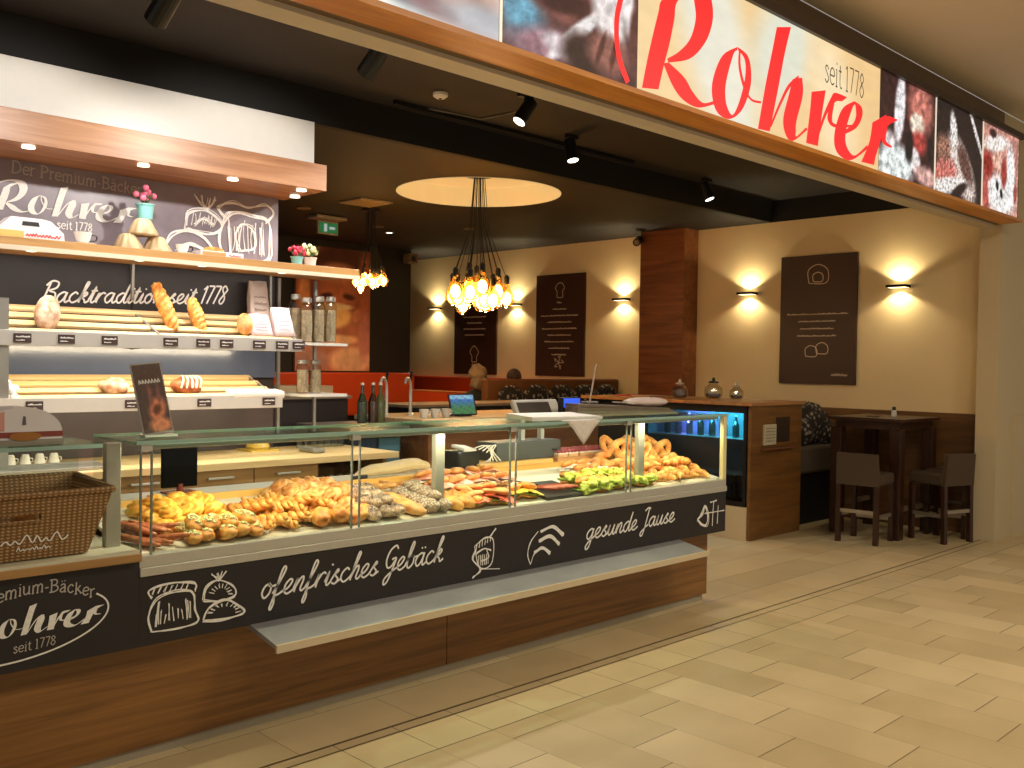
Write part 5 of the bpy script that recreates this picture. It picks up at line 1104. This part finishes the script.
    B().box(5.2,7.0,6.6,7.0,0,1.1).build('cupboard_body',plain('cupboard_dark',(30,20,16),.5,noise=.2),t)
    for x in (5.5,5.9,6.35,6.75): B().box(x-.012,x+.012,6.588,6.60,.1,1.08).build('panel_strip',plain('panel_strip_brown',(74,54,40),.5,noise=.1),t)
    B().box(6.0,6.25,6.585,6.60,.55,1.0).build('grey_door',plain('grey_door',(92,88,92),.4,noise=.1),t)
    B().box(5.15,7.05,6.55,7.05,1.1,1.125).build('cupboard_top',plain('unit_edge',(120,104,84),.5,noise=.05),t)
    # partition booth
    t=thing('booth_bench','brown upholstered booth back in front of the seated people','booth seat',(8.1,7.6,0))
    B().box(6.97,9.18,7.50,7.60,0,1.33,bev=.02).build('backrest',plain('booth_brown',(112,66,26),.7,noise=.15,nscale=12),t)
    B().box(7.03,9.15,7.60,8.1,.42,.60,bev=.03).build('seat_cushion',plain('booth_seat_brown',(92,54,26),.7,noise=.1),t)
    B().box(7.05,9.13,7.62,8.05,0,.42).build('seat_base',plain('cupboard_dark',(30,20,16),.5,noise=.2),t)
    t=thing('patterned_cushion_row','row of dark floral cushions along the front of the brown booth back','cushion',(8.0,7.4,1.1))
    from mathutils import noise
    t2=None
    fm,ft,fb=newmat('floral_fabric'); tc=N(ft,'ShaderNodeTexCoord'); v=N(ft,'ShaderNodeTexVoronoi'); v.inputs['Scale'].default_value=22; ft.links.new(tc.outputs['Object'],v.inputs['Vector'])
    cr=N(ft,'ShaderNodeValToRGB'); cr.color_ramp.elements[0].color=rgb(150,136,124); cr.color_ramp.elements[1].color=rgb(34,28,26); cr.color_ramp.elements[0].position=.22; cr.color_ramp.elements[1].position=.5
    ft.links.new(v.outputs['Distance'],cr.inputs['Fac']); ft.links.new(cr.outputs['Color'],fb.inputs['Base Color']); fb.inputs['Roughness'].default_value=.9
    bpy.data.objects.remove(t)
    for k in range(5):
        o=B().sph((0,0,0),(.20,.06,.13),fn=lambda d,th,ph:1+.06*math.sin(th*2+k)).build('floral_cushion',fm,None,True); o.location=(7.25+.40*k,7.42,1.14); 
        tag(o,'dark floral cushion before the brown booth back, %s of the five'%('leftmost','second from left','middle','second from right','rightmost')[k],'cushion','floral cushions along the booth back')
    t=tag(B().box(7.0,9.15,7.2,7.49,0,1.02,bev=.01).build('low_planter_wall',plain('booth_low',(50,32,20),.6,noise=.1),None,loc=(8,7.3,0)),'dark low ledge carrying the floral cushions before the booth','ledge')
    t=tag(B().box(9.05,9.06,7.0,7.02,1.0,1.72).box(9.05,9.06,6.98,7.04,.98,1.0).box(9.05,9.06,7.0,7.02,0,1.0).build('thin_post',plain('thin_post_brown',(110,84,44),.5),None,loc=(9.05,7.01,0)),'thin upright rod before the cream wall left of the wooden column','rod')
    # upholstered high bench and jacket
    t=thing('high_bench','high dark upholstered bench seat between the bar unit and the high table','bench',(8.6,4.6,0))
    B().box(8.10,9.14,4.49,4.90,.50,.758,bev=.03).build('seat_cushion',plain('bench_grey_brown',(84,74,62),.6,noise=.1),t)
    B().box(8.14,9.12,4.58,4.88,0,.51).build('dark_void_block',plain('bench_void_black',(16,13,11),.6,noise=.1),t)  # black block standing in for the shaded void under the seat
    B().box(8.10,9.14,4.86,4.96,.5,1.05,bev=.02).build('backrest',plain('bench_back_dark',(58,38,28),.6,noise=.1),t)
    b=B().sph((8.62,4.68,.955),(.36,.15,.20),u=40,v=22,fn=lambda d,th,ph:1+.16*noise.noise(Vector((d.x*3,d.y*3,d.z*3)))+.05*math.sin(th*7+ph*3))
    b.sph((8.40,4.62,.88),(.15,.11,.16),u=24,v=14,fn=lambda d,th,ph:1+.10*math.sin(th*5+ph*2)); b.sph((8.84,4.62,.88),(.15,.10,.15),u=24,v=14,fn=lambda d,th,ph:1+.10*math.sin(th*4+ph*3))
    tag(b.build('draped_jacket',fm,None,True,loc=(8.6,4.65,.77)),'dark floral patterned jacket heaped on the high bench beside the bar unit','jacket')
right_unit()
def table_and_stools():
    X0,Y0=8.24,3.56
    t=thing('high_bar_table','dark wooden high bar table standing by the cream wall','table',(8.6,3.9,0))
    x0,x1,y0,y1=8.24,9.02,3.57,4.22
    B().box(x0-.02,x1+.02,y0-.02,y1+.02,1.035,1.065,bev=.003).build('tabletop',WOODD,t)
    B().box(x0+.03,x1-.03,y0+.03,y1-.03,.965,1.035).build('apron',WOODD,t)
    for x in (x0+.05,x1-.05):
        for y in (y0+.05,y1-.05): B().box(x-.05,x+.05,y-.05,y+.05,0,.97,bev=.004).build('leg',WOODD,t)
    B().box(x0+.09,x1-.09,y0+.03,y0+.07,.24,.28).build('foot_rail',plain('worn_rail',(120,100,78),.3,noise=.1),t); B().box(x0+.09,x1-.09,y1-.07,y1-.03,.24,.28).build('foot_rail',plain('worn_rail',(120,100,78),.3,noise=.1),t)
    t=thing('salt_shaker','small white shaker with dark cap on the high bar table','shaker',(8.68,3.80,1.066))
    B().lathe([(.024,0),(.026,.01),(.022,.05),(.014,.062)],(8.66,3.82,1.066),16).build('shaker_body',WHITE,t); B().lathe([(.016,.06),(.017,.085),(.008,.092)],(8.66,3.82,1.066),14).build('cap',BLACK,t)
    o=tag(B().obox((8.52,3.95,1.071),(.16,.11,.01),(0,0,.3),bev=.002).build('menu_card',plain('menu_card_brown',(112,84,56),.5,noise=.1),None,loc=(8.52,3.95,1.07)),'small flat menu card beside the shaker on the bar table','menu')
    def stool(loc,rz,lab):
        t=thing('bar_stool',lab,'stool',(0,0,0))
        FB=plain('stool_fabric',(78,62,46),.75,noise=.08,nscale=30); LG=WOODD
        B().box(-.18,.18,-.16,.19,.50,.60,bev=.02).build('seat',FB,t)
        B().hexa([(-.185,-.195,.50),(.185,-.195,.50),(.185,-.155,.50),(-.185,-.155,.50),(-.175,-.215,.775),(.175,-.215,.775),(.175,-.175,.775),(-.175,-.175,.775)]).build('backrest',FB,t)
        for x in (-.165,.165):
            B().hexa([(x-.02,-.20,0),(x+.02,-.20,0),(x+.02,-.16,0),(x-.02,-.16,0),(x-.02,-.19,.50),(x+.02,-.19,.50),(x+.02,-.15,.50),(x-.02,-.15,.50)]).build('leg',LG,t)
            B().box(x-.02,x+.02,.14,.18,0,.50).build('leg',LG,t)
        B().box(-.15,.15,-.19,-.165,.26,.29).box(-.15,.15,.15,.17,.18,.21).box(-.175,-.155,-.16,.15,.22,.25).box(.155,.175,-.16,.15,.22,.25).build('foot_rail',plain('rail_steel_worn',(170,158,140),.3,metal=.6),t)
        t.location=loc; t.rotation_euler=(0,0,rz)
    stool((8.04,3.78,0),-PI/2+.06,'brown low backed bar stool at the left side of the high table')
    stool((8.62,3.37,0),-.3,'brown low backed bar stool in front of the high table')
    stool((9.0-.0,3.9,0) if False else (8.985,3.40,0),PI/2,'brown bar stool at the far right side of the high table beside the dado')
table_and_stools()
# ================================================================== WALL ART, SCONCES, MURAL, BENCHES
def walls():
    PB=plain('poster_brown',(64,38,24),.5,noise=.12,nscale=5)
    PT=plain('poster_print',(226,206,176),.7,noise=.1)
    fx=FX(9.168)
    def poster(yl,yr,z0,z1,label,kind,seed):
        t=thing('wall_poster',label,'poster',(9.18,(yl+yr)/2,z0))
        B().box(9.17,9.2,yr,yl,z0,z1,bev=.003).build('panel',PB,t)
        b=B(); c=-(yl+yr)/2; w=yl-yr
        if kind=='R':
            def loop(u,v,s): b.stroke([(c+u-.08*s,v-.06*s),(c+u-.09*s,v+.05*s),(c+u,v+.1*s),(c+u+.09*s,v+.05*s),(c+u+.08*s,v-.06*s),(c+u-.08*s,v-.06*s)],.008,fx,5)
            loop(0,z1-.22,1.2); loop(0,z1-.24,.6); loop(-.06,z0+.33,.7); loop(.06,z0+.36,.7)
            for k,wd in enumerate((.34,.21,.19,.22)): squig(b,c-wd,c+wd,z0+.72-.075*k,.016,fx,.006,seed+k)
            squig(b,c+w*.2,c+w*.42,z0+.09,.03,fx,.008,seed+9)
        elif kind=='M':
            b.stroke([(c-.05,z1-.30),(c-.05,z1-.22),(c-.08,z1-.18),(c-.03,z1-.12),(c+.04,z1-.12),(c+.08,z1-.18),(c+.05,z1-.22),(c+.05,z1-.30),(c-.05,z1-.30)],.010,fx,4); squig(b,c-.05,c+.05,z1-.38,.03,fx,.008,2)
            for k,wd in enumerate((.12,.33,.22,.31,.21,.26,.19,.13)): squig(b,c-wd,c+wd,z1-.46-.085*k,.018,fx,.008,seed+k)
            for k in range(5): a=k*1.256; b.stroke([(c,z0+.18),(c+.09*math.cos(a),z0+.18+.09*math.sin(a)),(c+.05*math.cos(a+.6),z0+.18+.06*math.sin(a+.6))],.009,fx,4)
        else:
            for k,wd in enumerate((.24,.16,.24,.21)): squig(b,c-wd,c+wd,z1-.22-.085*k,.018,fx,.009,seed+k)
            b.stroke([(c-.05,z0+.18),(c-.05,z0+.26),(c-.09,z0+.32),(c-.02,z0+.40),(c+.04,z0+.38),(c+.09,z0+.31),(c+.05,z0+.25),(c+.05,z0+.18),(c-.05,z0+.18)],.011,fx,4); squig(b,c-.05,c+.05,z0+.12,.04,fx,.009,5)
        b.build('printed_drawing',PT,t)
    poster(10.59,9.70,1.34,2.37,'dark brown poster partly behind the glowing bulb cluster','L',1)
    poster(8.93,8.07,1.345,2.675,'tall dark brown poster with text lines left of the wooden column','M',20)
    poster(5.30,4.45,1.335,2.672,'large dark brown poster with bread sketches right of the wooden column','R',40)
    for y,lab in ((11.0,'black up and down wall light at the far left of the cream wall'),(9.32,'black up and down wall light between the two far posters'),(7.45,'black up and down wall light just left of the wooden column'),(5.69,'black up and down wall light left of the large poster'),(4.02,'black up and down wall light right of the large poster')):
        t=thing('wall_light',lab,'wall light',(9.16,y,2.31))
        B().box(9.08,9.195,y-.10,y+.10,2.292,2.318,bev=.003).build('housing',plain('matte_black',(10,9,9),.9,spec=.1),t)
        B().box(9.09,9.185,y-.085,y+.085,2.300,2.3185).build('upper_lens',emis('sconce_glow',(255,232,176),4),t); B().box(9.09,9.185,y-.085,y+.085,2.2915,2.300).build('lower_lens',emis('sconce_glow',(255,232,176),4),t)
        pw=16
        lamp('SPOT','upper_spot',(9.13,y,2.325),pw,(1,.82,.50),target=(9.16,y,3),parent=t,spot_size=2.3,spot_blend=.35,shadow_soft_size=.02)
        lamp('SPOT','lower_spot',(9.13,y,2.285),pw*.8,(1,.82,.50),target=(9.16,y,1.6),parent=t,spot_size=2.3,spot_blend=.35,shadow_soft_size=.02)
    # mural
    t=thing('mural_picture','orange brown mural of a face drinking from a big cup on the far dark wall','picture',(7.0,10.58,1.36))
    B().box(6.48,7.66,10.575,10.60,1.36,2.98).build('canvas',plain('canvas_edge',(60,36,22),.6),t)
    f=blobs(lambda s,q:mixc((196,116,80),(150,74,44),q),[(.60,.92,.42,.12,.1,(96,48,28),.5),(.55,.66,.28,.14,0,(216,122,76),.5),(.55,.80,.26,.08,0,(230,150,96),.5),(.40,.61,.08,.025,.1,(96,46,30),.5),(.70,.61,.08,.025,-.1,(96,46,30),.5),(.50,.45,.24,.10,0,(250,190,112),.3),(.50,.525,.26,.028,0,(255,214,150),.3),(.82,.46,.08,.05,.4,(214,130,84),.5),(.13,.50,.09,.28,.12,(240,164,100),.5),(.24,.60,.05,.22,.1,(140,64,36),.6),(.45,.25,.40,.045,.02,(240,176,120),.4),(.74,.09,.30,.11,0,(230,170,124),.35),(.2,.09,.22,.1,0,(176,124,104),.5),(.25,.30,.16,.05,-.2,(110,56,40),.6),(.92,.7,.08,.28,0,(206,112,70),.6),(.92,.30,.08,.2,0,(206,124,100),.6)],.12,6,7)
    picture('mural_print',FY(10.573),6.50,7.65,1.37,2.97,60,80,f,attrm('paper_print'),t)
    OR=plain('orange_leather',(196,66,18),.45,noise=.08,nscale=8)
    t=thing('orange_bench','long orange upholstered bench below the mural','bench',(7.4,10.3,0))
    B().box(5.6,8.36,10.48,10.595,.78,1.35,bev=.02).build('backrest',OR,t); B().box(5.6,8.36,9.98,10.46,.50,.66,bev=.03).build('seat',plain('booth_seat_brown',(92,54,26),.7,noise=.1),t); B().box(5.62,8.34,10.0,10.45,0,.5).build('seat_base',plain('cupboard_dark',(30,20,16),.5,noise=.2),t)
    t=thing('orange_bench','orange upholstered bench running along the cream wall below the far poster','bench',(9.0,10,0))
    B().box(9.06,9.195,8.6,11.65,.78,1.30,bev=.02).build('backrest',OR,t); B().box(8.55,9.05,8.6,11.65,.50,.66,bev=.03).build('seat',OR,t); B().box(8.58,9.04,8.65,11.6,0,.5).build('seat_base',plain('cupboard_dark',(30,20,16),.5,noise=.2),t)
    t=thing('orange_bench','lower orange bench back with pale top seam in front of the wall bench','bench',(8.0,9.6,0))
    B().box(7.86,7.96,8.75,9.9,.3,1.13,bev=.015).build('backrest',OR,t); B().box(7.855,7.965,8.75,9.9,1.125,1.14,bev=.004).build('top_seam',plain('seam_orange',(196,120,60),.5),t); B().box(7.96,8.35,8.75,9.9,.42,.56,bev=.03).build('seat',OR,t); B().box(7.88,8.33,8.78,9.87,0,.42).build('seat_base',plain('cupboard_dark',(30,20,16),.5,noise=.2),t)
    # extra far dark floor counter
    B()
walls()
# ================================================================== CEILING FITTINGS
def ceiling():
    # bulb chandeliers
    AMB=glassm('amber_glass',(255,226,170),.9,.03)
    def chandelier(x,y,zc,zb,R,n,label,s=1.0,seed=1):
        t=thing('bulb_chandelier',label,'chandelier',(x,y,zb)); r=random.Random(seed)
        B().cyl((x,y,zc-.03),(x,y,zc),.09*s+.02,n=24).build('ceiling_canopy',BLACK,t)
        for k in range(n):
            a=k*2.39996; q=R*math.sqrt((k+.5)/n); bx,by=x+q*math.cos(a),y+q*math.sin(a); bz=zb+r.uniform(-.05,.05)*s-.06*s+.12*s*(1-q/R)*(k%2)
            B().tube([(x+.05*math.cos(a)*q/R,y+.05*math.sin(a)*q/R,zc-.02),(x+(bx-x)*.35,y+(by-y)*.35,bz+(zc-bz)*.55),(bx,by,bz+.15*s)],.0035,5).build('cord',BLACK,t)
            B().lathe([(.014*s,.11*s),(.020*s,.12*s),(.020*s,.165*s),(.008*s,.18*s)],(bx,by,bz),10).build('socket',BLACK,t)
            g=B().lathe([(.004*s,-.062*s),(.035*s,-.05*s),(.055*s,-.015*s),(.056*s,.012*s),(.042*s,.05*s),(.022*s,.085*s),(.016*s,.115*s)],(bx,by,bz),14).build('bulb',AMB,t,True)
            B().sph((bx,by,bz+.005*s),(.036*s,.036*s,.05*s),u=10,v=8).build('filament',emis('filament_glow',(255,214,128),20),g,True)
            lamp('POINT','bulb_light',(bx,by,bz-.07*s),1.5*s,(1,.78,.46),parent=t,shadow_soft_size=.02)
        return t
    chandelier(5.92,6.52,3.24,2.16,.27,19,'large cluster of glowing bulbs hanging under the round ceiling panel',1.25,3)
    chandelier(5.80,8.02,3.06,2.33,.16,11,'smaller cluster of glowing bulbs hanging before the mural',.8,5)
    # track spots
    def track_spot(x,y,z,tgt,label,pw,lit=True,L=.17,drop=.12):
        t=thing('track_spotlight',label,'spotlight',(x,y,z)); d=(Vector(tgt)-Vector((x,y,z-drop))).normalized(); p=Vector((x,y,z-drop))
        B().cyl((x,y,z),(x,y,z-drop+.02),.012).box(x-.06,x+.06,y-.02,y+.02,z-.03,z,bev=.003).build('mount',BLACK,t)
        B().cyl(p-d*L*.5,p+d*L*.5,.045,.05,n=18).build('lamp_head',BLACK,t)
        if lit: B().cyl(p+d*(L*.5),p+d*(L*.5+.002),.042,n=18).build('lens',emis('spot_lens',(255,244,226),5),t)
        lamp('SPOT','spot_light',tuple(p+d*(L*.5+.02)),pw,NEUT,target=tgt,parent=t,spot_size=1.75,spot_blend=.5,shadow_soft_size=.03)
    track_spot(2.85,3.93,3.29,(2.9,5.5,1.9),'black track spotlight near the front beam above the display case',88,drop=.29)
    track_spot(1.77,3.93,3.29,(1.6,5.5,1.9),'black cylindrical track spotlight at the upper left',75,drop=.31)
    track_spot(4.50,4.51,3.29,(3.0,5.0,.7),'black track spotlight with a white rim above the right half of the case',150)
    track_spot(5.55,5.05,3.29,(5.5,4.2,0),'black track spotlight whose lens shines white, middle of the dark ceiling',70)
    track_spot(7.7,5.26,3.29,(8.2,4.0,0),'small black track spotlight towards the high table',6)
    t=tag(B().box(4.0,6.6,5.26,5.29,3.262,3.289).build('ceiling_track',BLACK,None,loc=(5,5.28,3.28)),'black lighting track along the dark front ceiling','track')
    t=thing('smoke_detector','small white smoke detector on the dark front ceiling','smoke detector',(4.11,4.92,3.29)); B().lathe([(.05,0),(.05,-.02),(.03,-.035),(.005,-.036)],(4.11,4.92,3.289),18).build('detector_body',WHITE,t)
    B().lathe([(.012,-.036),(.010,-.040),(.004,-.041)],(4.11,4.92,3.289),10).build('sensor_cap',BLACK,t)
    tag(B().tube([(4.18,5.28,3.283),(4.73,5.20,3.283),(4.77,4.85,3.283)],.006,6).build('ceiling_conduit',plain('conduit',(120,110,98),.6),None,loc=(4.5,5.2,3.28)),'thin pale cable conduit across the dark front ceiling','conduit')
    t=thing('ceiling_vent','square perforated metal ceiling vent left of the round panel','vent',(5.52,7.72,3.06))
    B().box(5.33,5.71,7.53,7.91,3.045,3.059,bev=.002).build('vent_frame',STEELD,t)
    b=B()
    for i in range(9): b.box(5.35+.039*i,5.365+.039*i,7.55,7.89,3.038,3.046)
    b.build('vent_grille',plain('grille_bright',(200,180,140),.4,metal=.3),t)
    t=thing('exit_sign','small green exit sign hanging from the ceiling near the mural','exit sign',(5.78,8.8,3.0))
    B().box(5.66,5.92,8.78,8.81,2.86,3.0,bev=.003).box(5.60,5.98,8.70,8.90,3.02,3.05,bev=.003).cyl((5.79,8.795,3.0),(5.79,8.795,3.03),.01).build('sign_housing',STEELD,t)
    picture('sign_face',FY(8.778),5.675,5.905,2.875,2.985,24,12,lambda s,q:(232,244,232) if (abs(s-.35)<.07 and q<.85 and q>.15) or (abs(q-.5)<.1 and .55<s<.85) or (abs(q-.5)<(.9-s)*.9 and s>.75 and s<.9) else (30,140,80),attrm('exit_print',.45),t)
    for x,y,z,lab in ((8.30,10.50,2.93,'small pale loudspeaker box on the dark wall by the far corner'),(9.0,7.0,2.97,'small dark security camera on the upper part of the wooden column')):
        t=thing('wall_speaker' if x<8.5 else 'security_camera',lab,'speaker' if x<8.5 else 'camera',(x,y,z))
        if x<8.5:
            B().box(x-.10,x+.06,y-.06,y+.08,z-.06,z+.07,bev=.01).build('speaker_body',plain('speaker_pale',(120,96,60),.6,noise=.1),t); B().cyl((x-.02,y-.062,z),(x-.02,y-.058,z),.04).build('cone',BLACK,t)
        else:
            B().cyl((8.88,6.98,2.97),(8.76,6.93,2.92),.045,n=16).cyl((8.93,7.0,2.98),(8.88,6.98,2.97),.02).build('camera_body',BLACK,t); B().cyl((8.76,6.93,2.92),(8.755,6.928,2.918),.03,n=14).build('lens',plain('lens_grey',(130,120,104),.2),t)
    for x,y in ((5.31,8.5),(6.6,9.0),(7.4,8.3)):
        t=tag(B().lathe([(.07,0),(.075,-.01),(.05,-.014)],(x,y,3.059),18).build('ceiling_disc',plain('disc_grey',(110,96,74),.5),None,loc=(x,y,3.05)),'flat pale round fitting on the brown ceiling','ceiling fitting','round ceiling fittings')
    # added fill: invented downlights that brighten the mural and the rear room
    for i,(x,y,p) in enumerate(((7.0,9.3,55),(3.2,9.0,6))):
        t=thing('added_downlight','small added fill downlight in the brown ceiling, %s'%('over the booth','behind the bread wall','over the bar island')[i],'downlight',(x,y,3.06))
        B().lathe([(.05,0),(.055,-.008),(.04,-.010)],(x,y,3.059),18).build('trim_ring',STEELD,t); B().cyl((x,y,3.049),(x,y,3.0485),.036,n=16).build('lens',emis('spot_lens',(255,244,226),5),t)
        lamp('SPOT','added_fill_lamp',(x,y,3.03),p*2,WARM,target=(x,y,0),parent=t,spot_size=2.2,spot_blend=.8,shadow_soft_size=.05)
ceiling()
# ================================================================== PEOPLE
def person(label,loc,rz,skin,hair,top,longhair,lean=0):
    """seated figure, local: hips at origin, facing +Y, up +Z"""
    t=thing('person',label,'person',(0,0,0))
    SK=plain('skin_%d'%int(longhair),skin,.55,noise=.04); HR=plain('hair_%d'%int(longhair),hair,.7,noise=.25,nscale=50,bump=.5); TP=plain('top_%d'%int(longhair),top,.8,noise=.08)
    V=[];E=[];Rr=[]
    def v(p,r): V.append(p); Rr.append(r); return len(V)-1
    def e(a,b): E.append((a,b))
    pelvis=v((0,0,.10),(.16,.12)); w=v((0,-.01,.25),(.135,.10)); ch=v((0,0,.42),(.17,.115)); nb=v((0,.0,.545),(.075,.07)); nk=v((0,.015,.62),(.052,.055)); e(pelvis,w);e(w,ch);e(ch,nb);e(nb,nk)
    hands=[]
    for s in (-1,1):
        hip=v((s*.10,.04,.09),(.09,.09)); kn=v((s*.13,.44,.10),(.062,.062)); an=v((s*.13,.46,-.34),(.042,.042)); to=v((s*.14,.62,-.40),(.035,.03)); e(pelvis,hip);e(hip,kn);e(kn,an);e(an,to)
        sh=v((s*.19,0,.50),(.060,.060)); el=v((s*.25,.08,.24),(.045,.045)); wr=v((s*.14,.32,.20),(.028,.024)); pa=v((s*.12,.39,.195),(.038,.018)); e(nb,sh);e(sh,el);e(el,wr);e(wr,pa)
        for k in range(4):
            f0=v((s*(.095+.017*k),.425,.195),(.009,.009)); f1=v((s*(.093+.017*k),.455,.19),(.0085,.0085)); f2=v((s*(.092+.017*k),.478-.004*abs(k-1),.178),(.0075,.0075)); e(pa,f0);e(f0,f1);e(f1,f2)
        th=v((s*.080,.385,.19),(.010,.010)); t2=v((s*.068,.41,.183),(.009,.009)); e(pa,th);e(th,t2)
    me=bpy.data.meshes.new('body'); me.from_pydata(V,E,[]); o=bpy.data.objects.new('body',me); COL.objects.link(o); o.parent=t
    md=o.modifiers.new('skin','SKIN'); me_s=me.skin_vertices[0] if me.skin_vertices else None
    if me_s is None:
        pass
    dg=None
    if not me.skin_vertices:
        bpy.context.view_layer.update()
    for i,sv in enumerate(me.skin_vertices[0].data if me.skin_vertices else []): sv.radius=Rr[i]; sv.use_root=(i==0)
    o.modifiers.new('smooth','SUBSURF').levels=1; o.modifiers['smooth'].render_levels=2
    me.materials.append(TP)
    # head
    def hf(d,th,ph):
        k=1.0
        if d.z<-.2: k-=.14*(-d.z-.2)
        if d.y>.6 and abs(d.x)<.25 and -.25<d.z<.1: k+=.14*(1-abs(d.x)/.25)
        return k
    hd=B().sph((0,.02,.755),(.076,.094,.118),u=28,v=20,fn=hf).cyl((0,.012,.60),(0,.015,.70),.05,.048).build('head',SK,t,True)
    b=B()
    for s in (-1,1): b.sph((s*.03,.103,.765),(.012,.008,.007),u=8,v=6)
    b.build('eyes',plain('eye_dark',(40,30,26),.3),hd,True)
    B().sph((0,.108,.70),(.024,.007,.006),u=10,v=6).build('mouth',plain('lip',(168,88,80),.5),hd,True)
    b=B()
    for s in (-1,1): b.sph((s*.078,.012,.752),(.010,.020,.030),u=8,v=8)
    b.build('ears',SK,hd,True)
    if longhair:
        lump(B().sph((0,-.005,.775),(.098,.108,.112),u=26,v=18,fn=lambda d,th,ph:(1+.05*math.sin(th*13)) if not(d.y>.45 and d.z<.45) else .72).sph((0,-.05,.69),(.092,.06,.09),u=20,v=10,fn=lambda d,th,ph:1+.04*math.sin(th*11)).build('hair',HR,t,True),.03,26)
    else:
        B().sph((0,-.008,.785),(.085,.102,.100),u=26,v=18,fn=lambda d,th,ph:1.0 if not(d.y>.5 and d.z<.5) else .75).build('hair',HR,t,True)
    t.location=loc; t.rotation_euler=(lean,0,rz)
person('person with grey blonde hair and dark top seated behind the brown booth end',(7.16,7.86,.60),-.55,(206,160,130),(132,108,78),(20,17,18),True)
person('person with short dark hair whose head shows above the brown booth',(7.74,7.88,.56),-.4,(186,134,100),(58,34,20),(60,52,50),False)
